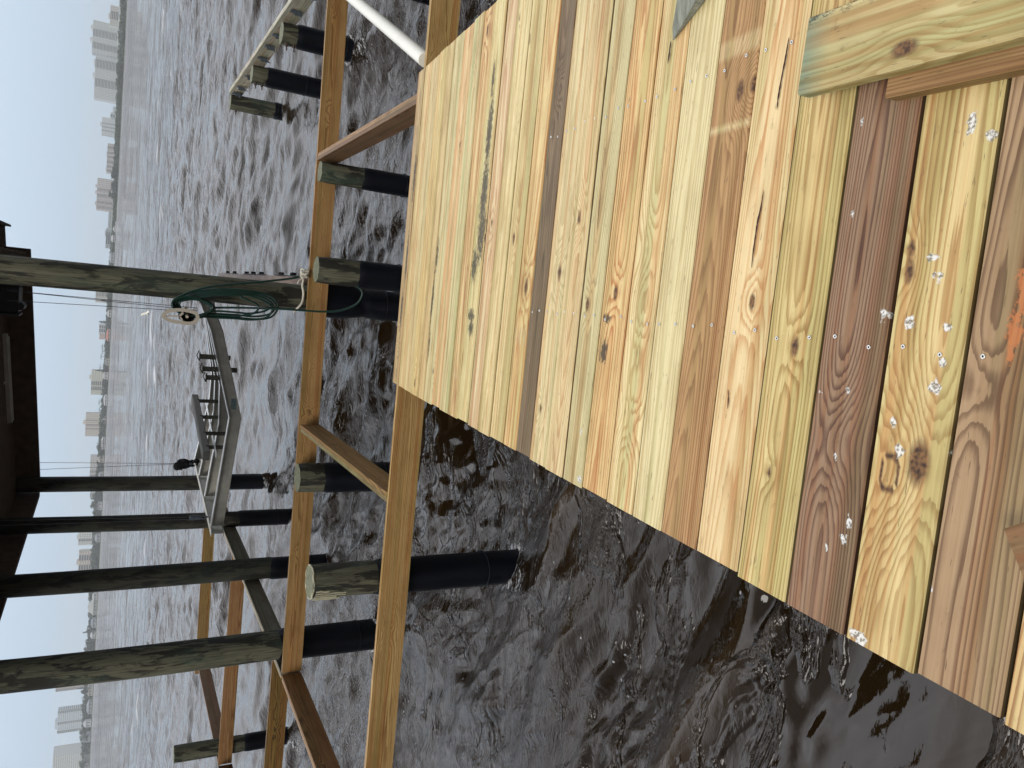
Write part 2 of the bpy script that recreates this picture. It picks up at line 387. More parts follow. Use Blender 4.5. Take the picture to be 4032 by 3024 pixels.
# ------------------------------------------------------------ water
def build_water():
    rs = np.random.RandomState(4)
    # rings get coarser with distance; the fan facing the bay is denser
    r = [0.6]
    while r[-1] < 1620:
        q = r[-1]; r.append(q + (0.016 + q*0.0048 if q < 60 else q*0.011))
    r = np.array(r)
    a1 = np.linspace(R(-48), R(48), 620); a2 = np.linspace(R(48), R(312), 90)[1:-1]
    ang = np.concatenate([a1, a2]); n = len(ang); m = len(r)
    A, Q = np.meshgrid(ang, r)
    X = (Q*np.sin(A)); Y = (Q*np.cos(A)) - 0.2
    cell = np.gradient(r)[:, None]*np.ones((1, n))
    cell = np.maximum(cell, Q*(R(96)/620))
    Z = np.zeros_like(X)
    # patchy gusts and flow
    def lowf(sx, sy, k):
        v = np.zeros_like(X)
        for i in range(k):
            a = rs.uniform(0, 2*PI); kx = math.cos(a)/sx; ky = math.sin(a)/sy
            v += np.sin(X*kx+Y*ky+rs.uniform(0, 6.28))
        return v/math.sqrt(k)
    warpx = .35*lowf(1.6, 1.2, 6); warpy = .3*lowf(1.4, 1.1, 6)
    gust = np.clip(.85+.35*lowf(2.4, 1.6, 7), .3, 1.8)
    calm = np.clip((Y-1.2+.35*X*0)/5.0, 0.0, 1.0)
    calm = .13 + .87*calm**.85
    pf = lowf(.62, .20, 11); pf = np.clip((pf-.50)/.35, 0, 1)
    nearw = np.clip(1-(Y-3.2)/3.0, 0, 1)
    rip = (1-nearw)*1.0 + nearw*(.08+4.6*pf)
    main = R(200)                      # wind from the bay towards the dock
    Xw, Yw = X+warpx, Y+warpy
    lam = np.exp(np.linspace(math.log(.16), math.log(5.0), 84))
    for L_ in lam:
        th = main + rs.normal(0, .5)
        k = 2*PI/L_; kx, ky = math.sin(th)*k, math.cos(th)*k
        amp = .0135*L_**.95 if L_ < .9 else .0150*.9**.95*(L_/.9)**.30
        att = np.clip((L_/cell-2.2)/2.0, 0, 1)
        phs = rs.uniform(0, 6.28)
        s = np.sin(Xw*kx+Yw*ky+phs)
        s = 1-2*np.abs(np.sin((Xw*kx+Yw*ky+phs)/2))**.85 if L_ > .45 else s      # sharper crests
        g = gust if L_ < 1.5 else 1.0
        cf = calm if L_ < 2.2 else np.sqrt(calm)
        if L_ < .42: cf = calm*rip
        Z += amp*att*s*g*cf
    Z -= Z.mean()
    V = np.stack([X, Y, Z], -1).reshape(-1, 3)
    idx = np.arange(m*n).reshape(m, n)
    a = idx[:-1, :]; b = np.roll(idx, -1, 1)[:-1, :]; c = np.roll(idx, -1, 1)[1:, :]; d = idx[1:, :]
    F = np.stack([a, b, c, d], -1).reshape(-1, 4)[:, ::-1]
    me = bpy.data.meshes.new('water'); me.vertices.add(len(V)); me.vertices.foreach_set('co', V.ravel())
    me.loops.add(F.size); me.loops.foreach_set('vertex_index', F.ravel().astype(np.int32))
    me.polygons.add(len(F)); me.polygons.foreach_set('loop_start', np.arange(0, F.size, 4, dtype=np.int32))
    me.polygons.foreach_set('loop_total', np.full(len(F), 4, dtype=np.int32))
    me.polygons.foreach_set('use_smooth', np.ones(len(F), bool)); me.update(calc_edges=True); me.validate()
    at = me.attributes.new('chop', 'FLOAT', 'POINT'); at.data.foreach_set('value', (gust*calm).ravel().astype(np.float32))
    at = me.attributes.new('crest', 'FLOAT', 'POINT')
    cz = (Z/(np.abs(Z).mean(axis=1, keepdims=True)*2.5+1e-4)); at.data.foreach_set('value', cz.ravel().astype(np.float32))
    F_ = np.zeros_like(Z); rf = np.random.RandomState(9)
    ok_ = np.argwhere((cz > 1.1) & (Y > 8.5) & (Y < 120) & (np.abs(X) < .75*Y))
    wts = 1.0/(Y[ok_[:, 0], ok_[:, 1]]**1.2); wts /= wts.sum()
    for q in rf.choice(len(ok_), 240, p=wts):
        i_, j_ = ok_[q]; x0, y0 = X[i_, j_], Y[i_, j_]
        lx = rf.uniform(.15, .75)*(1+y0*.03); ly = rf.uniform(.05, .12)*(1+y0*.05); sl_ = rf.uniform(-.35, .35)
        win = slice(max(0, i_-60), i_+60)
        dx, dy = X[win]-x0, Y[win]-y0; dy = dy-dx*sl_-.25*dx*dx/max(lx, .3)
        F_[win] = np.maximum(F_[win], np.exp(-(dx/lx)**2-(dy/ly)**2)*rf.uniform(.5, 1.0))
    for (px, py, pr_) in ((-2.345, 5.99, .16), (-4.49, 9.44, .2), (-2.2, 8.93, .18), (-.125, 9.46, .2), (3.76, 12.45, .18), (3.765, 15.25, .18), (3.8, 18.1, .18), (-4.5, 12.2, .18), (-4.5, 15, .17), (-4.5, 17.85, .18), (-8.36, 13.76, .17), (.22, 8.96, .17), (1.335, 9.05, .14), (3.62, 9, .18)):
        d_ = np.sqrt((X-px)**2+(Y-py)**2); F_ = np.maximum(F_, .62*np.exp(-((d_-pr_-.02)/.045)**2)); F_ = np.maximum(F_, .50*np.exp(-((X-px)/.22)**2-((Y-py+.35)/.22)**2))
    at = me.attributes.new('foam', 'FLOAT', 'POINT'); at.data.foreach_set('value', F_.ravel().astype(np.float32))
    m_ = NT('bay_water')
    v = m_.coord()
    chop = m_.attr('chop').outputs['Fac']; crest = m_.attr('crest').outputs['Fac']
    w1 = m_.noise(m_.coord((3.2, 8.5, 1)), 1, 4, .6, .35)
    w2 = m_.noise(m_.coord((12, 30, 1)), 1, 4, .6, .3)
    far = m_.noise(m_.coord((.9, 1.9, 1)), 1, 5, .62, .5)
    w1r = m_.math('SUBTRACT', 1.0, m_.math('ABSOLUTE', m_.math('SUBTRACT', m_.math('MULTIPLY', w1, 2.0), 1.0)))
    w2r = m_.math('SUBTRACT', 1.0, m_.math('ABSOLUTE', m_.math('SUBTRACT', m_.math('MULTIPLY', w2, 2.0), 1.0)))
    h = m_.math('ADD', m_.math('MULTIPLY', m_.math('ADD', w1, w1r), .030), m_.math('MULTIPLY', m_.math('ADD', w2, w2r), .007))
    pt = m_.noise(m_.coord((.9, 2.2, 1)), 1, 4, .6, .7)
    patch = m_.math('MAXIMUM', m_.rng(pt, .52, .62), m_.rng(chop, .45, .9))
    h = m_.math('MULTIPLY', h, m_.math('MULTIPLY', m_.rng(chop, .1, 1.2, .55, 1.2), m_.rng(patch, 0, 1, .035, 1)))
    ge = m_.n('ShaderNodeNewGeometry'); sp = m_.n('ShaderNodeSeparateXYZ'); m_.l(ge.outputs['Position'], sp.inputs[0])
    h = m_.math('MULTIPLY', h, m_.rng(sp.outputs['Y'], 6, 15, 1, .4))
    # swell and chop too fine for the mesh far out
    h = m_.math('ADD', h, m_.math('MULTIPLY', m_.math('MULTIPLY', far, .30), m_.rng(sp.outputs['Y'], 12, 60, 0, 1)))
    foam_n = m_.noise(m_.coord((3.5, 12, 1)), 1, 5, .72, .8)
    foam_z = m_.noise(m_.coord((.35, .8, 1)), 1, 3, .6)
    fm = m_.math('MULTIPLY', m_.rng(foam_n, .57, .64), m_.rng(m_.math('ADD', m_.math('MULTIPLY', crest, .22), foam_z), .66, .76))
    fa = m_.attr('foam').outputs['Fac']; fbk = m_.noise(m_.coord((14, 34, 20)), 1, 5, .7, .5)
    fm = m_.math('MAXIMUM', fm, m_.rng(m_.math('ADD', fa, m_.rng(fbk, .3, .7, -.55, .35)), .38, .62))
    fm = m_.math('MULTIPLY', fm, m_.rng(sp.outputs['Y'], 3.5, 6, 0, 1))
    # drifting specks of foam
    vo = m_.n('ShaderNodeTexVoronoi'); vo.inputs['Scale'].default_value = 7.5; m_.l(m_.coord((1, 1.2, 1)), vo.inputs['Vector'])
    speck = m_.math('MULTIPLY', m_.rng(vo.outputs['Distance'], .055, .10, 1, 0), m_.rng(m_.noise(v, .8, 3), .55, .62))
    fm = m_.math('MAXIMUM', fm, m_.math('MULTIPLY', speck, .6))
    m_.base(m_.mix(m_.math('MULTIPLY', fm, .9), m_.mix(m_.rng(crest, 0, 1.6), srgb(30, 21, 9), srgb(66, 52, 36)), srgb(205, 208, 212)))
    m_.set(Roughness=m_.rng(fm, 0, 1, .03, .7)); m_.b.inputs['IOR'].default_value = 1.42
    nb = m_.bump(h, 1.0, 1.0)
    nzs = []
    for sc_, am in (((.55, 3.0, 1), 1.0), ((.11, .60, 1), 1.5), ((.030, .11, 1), 1.3), ((.11, .011, 1), .9)):
        tn = m_.n('ShaderNodeTexNoise'); m_.l(m_.coord(sc_), tn.inputs['Vector']); tn.inputs['Scale'].default_value = 1; tn.inputs['Detail'].default_value = 6; tn.inputs['Roughness'].default_value = .68
        vm = m_.n('ShaderNodeVectorMath', operation='MULTIPLY_ADD'); m_.l(tn.outputs['Color'], vm.inputs[0])
        vm.inputs[1].default_value = (am*.9, am*1.5, 0); vm.inputs[2].default_value = (-am*.45, -am*.75-.06, 0); vo_ = vm.outputs[0]
        if sc_[0] < .1:
            v3 = m_.n('ShaderNodeVectorMath', operation='SCALE'); m_.l(vo_, v3.inputs[0]); m_.l(m_.rng(sp.outputs['Y'], 50, 260), v3.inputs['Scale']); vo_ = v3.outputs[0]
        if sc_[1] < .02:
            v3 = m_.n('ShaderNodeVectorMath', operation='SCALE'); m_.l(vm.outputs[0], v3.inputs[0]); m_.l(m_.rng(sp.outputs['Y'], 100, 300), v3.inputs['Scale']); vo_ = v3.outputs[0]
        nzs.append(vo_)
    va0 = m_.n('ShaderNodeVectorMath', operation='ADD'); m_.l(nzs[0], va0.inputs[0]); m_.l(nzs[1], va0.inputs[1])
    va = m_.n('ShaderNodeVectorMath', operation='ADD'); m_.l(va0.outputs[0], va.inputs[0]); m_.l(nzs[2], va.inputs[1])
    va1 = m_.n('ShaderNodeVectorMath', operation='ADD'); m_.l(va.outputs[0], va1.inputs[0]); m_.l(nzs[3], va1.inputs[1]); va = va1
    vs_ = m_.n('ShaderNodeVectorMath', operation='SCALE'); m_.l(va.outputs[0], vs_.inputs[0]); m_.l(m_.rng(sp.outputs['Y'], 9, 80, .03, 1), vs_.inputs['Scale'])
    vb = m_.n('ShaderNodeVectorMath', operation='ADD'); m_.l(nb, vb.inputs[0]); m_.l(vs_.outputs[0], vb.inputs[1])
    vn = m_.n('ShaderNodeVectorMath', operation='NORMALIZE'); m_.l(vb.outputs[0], vn.inputs[0]); m_.l(vn.outputs[0], m_.b.inputs['Normal'])
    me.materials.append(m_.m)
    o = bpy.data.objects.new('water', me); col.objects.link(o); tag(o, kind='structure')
    # the river bed closes the water from below
    mb = MB(); mb.box(-4200, 4200, -30, 4800, -1.2, -.8); 
    tag(mb.build('bay_floor', mat_plain('dark_mud', srgb(60, 50, 38), .9)), kind='structure')
build_water()

# ------------------------------------------------------------ the deck
rng = random.Random(11)
SL = .098
DZ = lambda Y, off=0.0: ZC - 1.42 - SL*Y + off
BY = [5.742, 5.556, 5.370, 5.182, 5.004, 4.812, 4.622, 4.441, 4.254, 4.074, 3.886, 3.714, 3.526, 3.336, 3.165,
      2.998, 2.822, 2.648, 2.472, 2.278, 2.092, 1.911, 1.718, 1.525, 1.331, 1.135, .945, .757, .566, .374, .182, -.01]
# (early, late, ring, pith offset across, pith depth, gap after)
T = lambda e, l, ring=.0055, p=(0, -.08): (e, l, ring, p)
BD = [
 T((188,156,112),(146,110,74),.007), T((232,206,150),(218,162,104),.008), T((224,206,156),(192,170,118)), T((232,208,142),(206,172,106),.008),
 T((222,194,138),(182,148,92)), T((214,206,158),(184,174,120),.008), T((232,196,146),(216,160,110),.009), T((218,212,164),(188,182,132),.008),
 T((226,196,136),(176,116,70),.014), T((228,216,158),(200,188,124),.009), T((228,206,168),(200,148,120),.012), T((234,218,166),(214,190,130),.008),
 T((232,214,160),(200,172,112),.009,(0,-.03)), T((226,194,130),(190,126,70),.014), T((140,120,92),(102,84,60),.006),
 T((226,206,162),(190,176,126),.007), T((224,202,156),(194,154,104),.006), T((200,192,146),(152,146,102),.009,(.02,-.04)),
 T((228,188,124),(188,112,56),.0095,(.01,-.05)), T((234,216,162),(198,158,102),.011,(-.01,-.035)), T((226,214,168),(194,178,126),.010),
 T((190,150,100),(148,106,64),.0055,(.04,-.14)), T((236,204,154),(206,152,98),.0080,(0,-.14)), T((216,192,126),(170,138,76),.0105,(.01,-.06)),
 T((156,126,98),(100,70,50),.0080,(0,-.05)), T((216,186,124),(172,132,76),.014,(-.05,-.05)), T((176,146,110),(108,78,52),.0100,(.03,-.04)),
 T((222,182,128),(152,100,62),.008,(.0,-.08)), T((206,174,124),(146,106,66),.008), T((220,192,134),(180,138,90)), T((200,166,112),(156,114,70))]
KN = {18: [(.096,2.379,.014,1)], 19: [(.248,2.194,.020,0), (-.114,2.18,.019,0), (-.327,2.215,.018,0), (-.374,2.143,.016,0)], 13: [(.109,3.241,.020,1)], 12: [(.346,3.461,.016,1)],
      22: [(.085,1.607,.012,1)], 23: [(-.024,1.418,.013,1), (-.361,1.451,.008,1)], 24: [(-.232,1.236,.022,0)], 21: [(.696,1.782,.016,1), (.702,1.722,.013,1)],
      25: [(.162,1.105,.012,1), (-.274,1.080,.030,2), (-.236,1.011,.024,1), (.214,1.109,.010,1)], 26: [(-.066,.905,.014,0)], 15: [(-.431,2.93,.012,1)]}
DROP = [(.191,1.054,.013,.022),(.152,1.031,.014,.022),(.065,1.153,.018,.022),(.057,1.085,.015,.020),(.049,.993,.010,.011),(-.023,.991,.012,.012),(-.075,1.0,.019,.018),
        (-.158,1.089,.015,.013),(-.124,1.31,.010,.010),(-.117,1.228,.010,.010),(-.224,1.061,.020,.017),(-.281,1.234,.014,.010),(-.2,.943,.009,.010),
        (.464,1.008,.026,.015),(.429,.961,.020,.016),(-.414,1.167,.020,.010),(-.46,1.182,.013,.017),(-.495,1.226,.014,.008),(-.66,1.095,.016,.040),(-.482,.942,.013,.010),
        (-.45,2.53,.016,.010),(-.640,2.50,.02,.02),(.3,1.29,.012,.007),(.52,1.30,.025,.006),(.12,.72,.010,.008)]
MOLD = [(.95,3.98,.22,.045),(.62,3.97,.22,.06),(.40,3.95,.18,.065),(.22,4.02,.10,.05),(1.25,4.0,.1,.02),(-.06,4.0,.04,.06),(-.13,3.98,.05,.05),(-.12,2.42,.05,.03),(.0,2.42,.02,.03),
        (.30,4.80,.12,.03),(.0,4.82,.2,.025),(-.3,4.8,.1,.02),(.9,5.6,.2,.03),(.3,5.62,.2,.03),(-.1,5.65,.15,.03)]
ORNG = [(.13,.835,.055,.026),(.05,.850,.035,.017),(.20,.825,.05,.03),(.0,.853,.012,.007)]
def stain_fn(P):
    o = np.zeros((len(P), 3))
    for k, lst in enumerate((DROP, MOLD, ORNG)):
        for (x, y, sx, sy) in lst:
            d = ((P[:, 0]-x)/sx)**2 + ((P[:, 1]-y)/sy)**2
            o[:, k] = np.maximum(o[:, k], np.exp(-d*(1.25 if k == 0 else .7)))
    return o
PALE = [(21, .865, .80, .5), (21, .598, .582, .8), (13, -.145, -.10, .6), (13, .25, .262, .6), (8, -.44, -.425, .6), (7, .9, .92, .5), (8, 1.0, 1.02, .5)]
def pale_fn(P):
    f = np.zeros(len(P))
    for (i, xa, xb, s_) in PALE:
        lo, hi = min(xa, xb), max(xa, xb)
        m_ = (P[:, 1] > BY[i+1]) & (P[:, 1] < BY[i]) & (P[:, 0] > lo) & (P[:, 0] < hi)
        f = np.where(m_, s_, f)
    return f
walk = empty('wooden_walkway', (0.5, 2.9, DZ(2.9)))
tag(walk, 'new yellow pine plank walkway sloping down to the water beams', 'walkway')
inv = walk.matrix_world.inverted() if False else Matrix.Translation((-.5, -2.9, -DZ(2.9)))
dk = MB()
slope_dir_y = Vector((0, 1, -SL)).normalized()
for i in range(len(BY)-1):
    y1, y0 = BY[i], BY[i+1]; gap = rng.choice([.005, .006, .0075, .006]); 
    if i in (25, 26): gap = .0095
    if i in (17, 24): gap = .0105
    if i < 17: gap += .002
    if i in (3, 8, 12): gap = .011
    Wd = (y1-y0)*math.sqrt(1+SL*SL)-gap; yc = (y0+y1)/2
    x0 = -.668 + rng.uniform(-.006, .006); x1 = 1.685 + rng.uniform(-.008, .008)
    up = Vector((0, SL, 1)).normalized()
    e, l, ring, p = BD[i]
    K = .94
    if i not in (14, 21, 24, 26): e = tuple(.52*a+.48*b for a, b in zip(e, (238, 221, 166))); l = tuple(.72*a+.28*b for a, b in zip(l, (212, 184, 124)))
    tilt = rng.uniform(-.0015, .0015)
    Mx = frame((x0, yc, DZ(yc)+rng.uniform(-.0024, .0016)), (1, rng.uniform(-.0012, .0012), tilt*.3), up)
    kl = []
    for (kx, ky, kr, dkf) in KN.get(i, []): kl.append((kx-x0, (ky-yc), kr, dkf))
    near = yc < 2.7
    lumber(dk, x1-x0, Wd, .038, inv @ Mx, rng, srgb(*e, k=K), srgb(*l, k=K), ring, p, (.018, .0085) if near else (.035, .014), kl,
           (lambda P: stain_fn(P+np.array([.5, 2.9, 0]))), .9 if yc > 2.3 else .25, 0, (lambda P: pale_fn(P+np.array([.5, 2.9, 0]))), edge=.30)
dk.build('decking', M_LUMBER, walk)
M_OLDPINE = None
for pts_, w_ in (([(.795, 1.594), (.764, 1.596), (.732, 1.598), (.685, 1.603), (.638, 1.606), (.605, 1.605)], .0032), ([(.393, 1.616), (.344, 1.619), (.306, 1.625), (.271, 1.626), (.221, 1.627), (.178, 1.625)], .0030),
               ([(-.168, 1.659), (-.195, 1.653), (-.224, 1.650)], .0022), ([(.948, 2.190), (.913, 2.191), (.873, 2.194)], .0035), ([(.658, 2.584), (.516, 2.578), (.34, 2.576)], .0016)):
    cb_ = MB(); n_ = len(pts_); P_ = smooth_path([(x, y, 0) for x, y in pts_], 5); vs = []
    for q, p in enumerate(P_):
        t_ = q/(len(P_)-1); hw = w_*math.sin(PI*min(1, max(0, t_)))**.6*rng.uniform(.6, 1.2)+.0003
        for sg in (-1, 1): vs.append((p.x-.5, p.y+sg*hw-2.9, DZ(p.y)-DZ(2.9)+.0021))
    cb_.add(vs, [(2*q, 2*q+2, 2*q+3, 2*q+1) for q in range(len(P_)-1)])
    cb_.build('drying_split', mat_plain('dark_split', srgb(58, 26, 20), .9, .3, 60), walk)
# joists under the planks
for jx in (-.58, 0.0, .78, 1.56):
    jb = MB(); zt = lambda Y: DZ(Y, -.040)
    lumber(jb, 5.6, .038, .235, inv @ frame((jx, .1, zt(.1)), (0, 1, -SL), (0, SL, 1)), rng, srgb(196, 160, 104, k=.8), srgb(160, 116, 64, k=.8), step=(.2, .02))
    jb.build('joist', M_LUMBER, walk)
# screws in their rows
def screw_mesh():
    s = MB(); n = 12
    prof = [(.0, .0002), (.0022, .0002), (.0030, .0014), (.0048, .0012), (.0052, .0004)]
    rings = []
    for (rr, zz) in prof[1:]: rings.append([(rr*math.cos(2*PI*k/n), rr*math.sin(2*PI*k/n), zz) for k in range(n)])
    vs = [v for rg in rings for v in rg]
    fs = [(i*n+k, i*n+(k+1) % n, (i+1)*n+(k+1) % n, (i+1)*n+k) for i in range(3) for k in range(n)]
    s.add(vs, fs, True); return s
sm = screw_mesh().build('screw', M_SCREW, walk); first = True
star = MB(); star.add([(.0024*math.cos(2*PI*k/6), .0024*math.sin(2*PI*k/6), .0003) for k in range(6)], [tuple(range(6))])
nscr = 0
for i in range(14, len(BY)-2):
    y1, y0 = BY[i], BY[i+1]; Wd = y1-y0
    for jx in (0.0, .78):
        for fy in (.25, .77):
            x = jx+rng.uniform(-.008, .012); y = y0+Wd*(fy+rng.uniform(-.06, .06))
            if jx > .5 and y < 1.5 : continue
            if y > 3.0 and rng.random() < .5: continue
            o = sm if first else sm.copy()
            if not first: col.objects.link(o)
            first = False; o.parent = walk
            o.location = (x-.5, y-2.9, DZ(y)-DZ(2.9)+.0012); o.rotation_euler = (-math.atan(SL), 0, rng.uniform(0, 3)); nscr += 1
            d = (star.build('screw_recess', M_DARK, o)) if nscr == 1 else proto_d.copy()
            if nscr == 1: proto_d = d
            else: col.objects.link(d); d.parent = o

# loose lumber on the deck
def loose_board(name, label, p0, dxy, L, Wd, Tk, off, e, l, ring, pith, seed, knots=(), kind='board', slope=None, stain=None, pale=None):
    r_ = random.Random(seed); b = MB()
    d = Vector((dxy[0], dxy[1], -SL*dxy[1])) if slope is None else Vector((dxy[0], dxy[1], slope))
    z = DZ(p0[1], off)
    root = Vector((p0[0], p0[1], z))
    lumber(b, L, Wd, Tk, Matrix.Translation(-root) @ frame(root, d, (0, SL, 1)), r_, srgb(*e, k=.74), srgb(*l, k=.74), ring, pith, (.015, .008), knots, stain, 0, 0, pale)
    o = b.build(name, M_LUMBER); o.location = root
    return tag(o, label, kind)
ENDT = lambda P: np.clip(1-(-P[:, 1])/.09, 0, .85)
ENDT.col = (158, 178, 152)
loose_board('loose_plank', 'pale yellow loose plank with one dark knot lying on top of another plank', (.688, 1.447), (-.035, -1), 1.25, .184, .038, .0775,
            (234, 218, 160), (208, 184, 122), .015, (.03, -.03), 5, [(.31, -.052, .017, True)], stain=lambda P: np.stack([np.zeros(len(P)), .62*np.exp(-((P[:, 0]-.085)/.02)**2)*(P[:, 1] > -.5), np.zeros(len(P))], -1), pale=ENDT)
loose_board('loose_plank', 'orange brown loose plank sticking out from beneath the pale knotty one', (.637, 1.203), (-.04, -1), 1.0, .184, .038, .0388,
            (182, 146, 96), (142, 106, 62), .0065, (-.1, -.05), 6)
loose_board('board_offcut', 'brown board end lying skewed across the nearest deck planks', (-.345, .787-.022), (.55, -.84), .9, .09, .038, .0388,
            (176, 136, 96), (140, 98, 62), .005, (0, -.1), 7)
sh = MB()
pts = [(.945, 2.172), (.972, 2.118), (1.02, 2.02), (1.16, 1.93), (1.20, 2.0), (1.06, 2.135), (.985, 2.172)]
hs = [.004, .012, .030, .034, .030, .030, .012]
vs = [(x-1, y-2.1, DZ(y, .002)-DZ(2.1)) for x, y in pts] + [(x-1, y-2.1, DZ(y, .002+h)-DZ(2.1)) for (x, y), h in zip(pts, hs)]
n = 7; sh.add(vs, [tuple(range(n)), tuple(reversed(range(n, 2*n)))] + [(k, n+k, n+(k+1) % n, (k+1) % n) for k in range(n)])
def mat_greyshim():
    m = NT('grey_weathered_wood'); c = m.coord((10, 60, 40)); rot = m.noise(c, 1, 4, .6)
    m.base(m.mix(m.rng(rot, .3, .7), srgb(96, 98, 88), srgb(146, 148, 134))); m.set(Roughness=.9); m.bump(rot, .5, .01); return m.m
o = sh.build('wood_scrap', mat_greyshim()); o.location = (1, 2.1, DZ(2.1)); tag(o, 'grey weathered splinter of wood lying on the yellow planks', 'scrap')

M_STRAPD = mat_plain('black_corroded_metal', srgb(34, 34, 38), .7, .3, 20)
# ------------------------------------------------------------ framing beams
def beam(label, a, b, e, l, ring=.006, Wd=.04, H=.235, pith=None, seed=0, double=False, cat='beam', name='timber_beam', group='timber beams of the dock frame', knots=1.0, parts=None):
    """a, b: (x,y) of the centre line, top at eye-level height z"""
    r_ = random.Random(seed+100)
    z = a[2] if len(a) > 2 else -2.05
    A = Vector((a[0], a[1], ZA(z))); B = Vector((b[0], b[1], ZA(b[2] if len(b) > 2 else z))); L = (B-A).length
    root = empty(name, A, 0); tag(root, label, cat, group)
    W1 = Wd
    mb = MB(); Mx = Matrix.Translation(-A) @ frame(A, B-A)
    k = .80
    # the board stands on edge: build it flat, then turn it so the wide face shows the grain
    def one(off, e_, l_, dz=0):
        M2 = Mx @ Matrix.Translation((0, off, dz-H/2)) @ Matrix.Rotation(PI/2, 4, 'X') @ Matrix.Translation((0, 0, Wd/2))
        lumber(mb, L, H, Wd, M2, r_, srgb(*e_, k=k), srgb(*[v*.9 for v in l_], k=k), ring*1.25, pith, (.045, .011), (), None, knots*2.6)
    one(0, e, l); mb.build('plank', M_LUMBER, root)
    if double:
        mb = MB(); e2, l2 = double
        def two():
            M2 = Mx @ Matrix.Translation((0, Wd+.002, -.006-H/2)) @ Matrix.Rotation(PI/2, 4, 'X') @ Matrix.Translation((0, 0, Wd/2))
            lumber(mb, L, H, Wd, M2, r_, srgb(*e2, k=k), srgb(*l2, k=k), ring, None, (.06, .02), (), None, knots)
        two(); mb.build('plank', M_LUMBER, root)
    return root
beam('long golden beam under the far edge of the deck, running past the peeled piling', (3.3, 5.81), (-5.6, 5.80), (214, 178, 116), (172, 128, 74), .0075, .045, seed=1, pith=(-.02, -.03))
beam('second long beam parallel to the deck edge, behind the three short pilings', (3.9, 9.33), (-4.70, 9.12), (194, 154, 98), (150, 108, 60), .0075, .045, seed=2, pith=(.02, -.03))
beam('doubled cross beam joining the two long beams on the right, dark and weathered', (1.50, 9.24), (1.535, 5.84), (150, 118, 84), (116, 86, 58), .006, seed=3, double=((190, 156, 116), (160, 124, 86)))
beam('doubled cross beam with bold grain joining the two long beams on the left', (-1.60, 5.84), (-1.63, 9.10), (178, 140, 84), (116, 78, 40), .009, seed=4, double=((168, 160, 116), (136, 120, 76)), pith=(.01, -.012))
beam('doubled side beam coming forward from the corner of the tall blotchy piling', (-4.93, 5.6), (-4.74, 9.10), (170, 126, 76), (128, 86, 46), .008, seed=5, double=((196, 160, 110), (160, 118, 72)))
beam('grey weathered side beam bolted behind the row of tall pilings', (-4.74, 9.16), (-4.60, 18.0), (146, 142, 124), (112, 106, 88), .007, seed=6, double=((206, 184, 142), (160, 130, 92)), pith=(0, -.02))
beam('nearest beam of the left platform, dark with yellow wavy grain', (-4.80, 9.70), (-8.7, 9.80), (158, 124, 66), (86, 58, 30), .012, seed=7, pith=(0, -.012))
beam('middle orange beam of the left platform in front of the short piling', (-4.70, 13.52), (-8.60, 13.60), (178, 138, 92), (142, 98, 58), .008, seed=8)
beam('farthest beam of the left platform, plain yellow brown', (-4.66, 17.82), (-8.9, 17.72), (176, 144, 88), (140, 108, 62), .008, seed=9)
beam('outer side beam of the left platform between its far and middle beams', (-8.56, 13.66), (-8.50, 17.70), (150, 118, 88), (118, 88, 62), .008, seed=10)
beam('outer side beam of the left platform running forward to its nearest beam', (-8.62, 9.86), (-8.60, 13.52), (132, 96, 62), (104, 72, 44), .008, seed=12)
beam('grey purlin side beam just behind the piling with the hose', (.055, 9.62), (.055, 17.95), (168, 150, 140), (128, 108, 98), .010, .15, seed=13)
pb = bpy.data.objects[[o.name for o in bpy.data.objects if o.get('label', '').startswith('grey purlin')][0]]
for i, y in enumerate((10.2, 11.0, 12.6, 13.4, 14.1, 15.6, 16.6)):
    h = MB(); h.box(.076, .086, -.35, .30, -.03, .010); h.box(.076, .125, -.03, -.018, -.05, .012); h.box(.076, .12, .07, .082, -.05, .008)
    o = h.build('torn_hanger', M_STRAPD, pb); o.location = (0, y-9.62, 0)
# right dock stringer, weathered, with torn hangers
rb = beam('bleached grey beam of the broken dock on the right, with torn metal hangers', (3.98, 7.4), (4.00, 18.05), (216, 212, 192), (168, 162, 140), .012, .085, .26, seed=14, pith=(0, -.02))
for i, (y, s) in enumerate(((10.3, 1), (11.1, 1), (11.9, 1), (13.2, 1), (13.9, 1), (14.7, 1), (16.2, .8), (17.2, .8), (17.8, 1.5))):
    h = MB(); r_ = random.Random(i)
    z0 = -.03-r_.random()*.03
    h.box(-.006, 0, -.06, .07*s, z0-.17*s*.8, z0)
    h.box(-.075, -.006, -.06, -.055, z0-.15, z0-.02-.03*r_.random()); h.box(-.085, -.04, -.06, .05, z0-.155, z0-.150)
    h.box(-.030, -.006, .046*s, .05*s, z0-.16, z0-.05)
    if i % 2: h.add([(-.008, -.05, z0-.12), (-.06, -.01, z0-.24), (-.04, .06, z0-.17), (-.012, 0, z0-.08)], [(0, 1, 2, 3)])
    o = h.build('joist_hanger', M_GALV, rb); o.location = (3.98-.0445-3.98, y-7.4, 0)

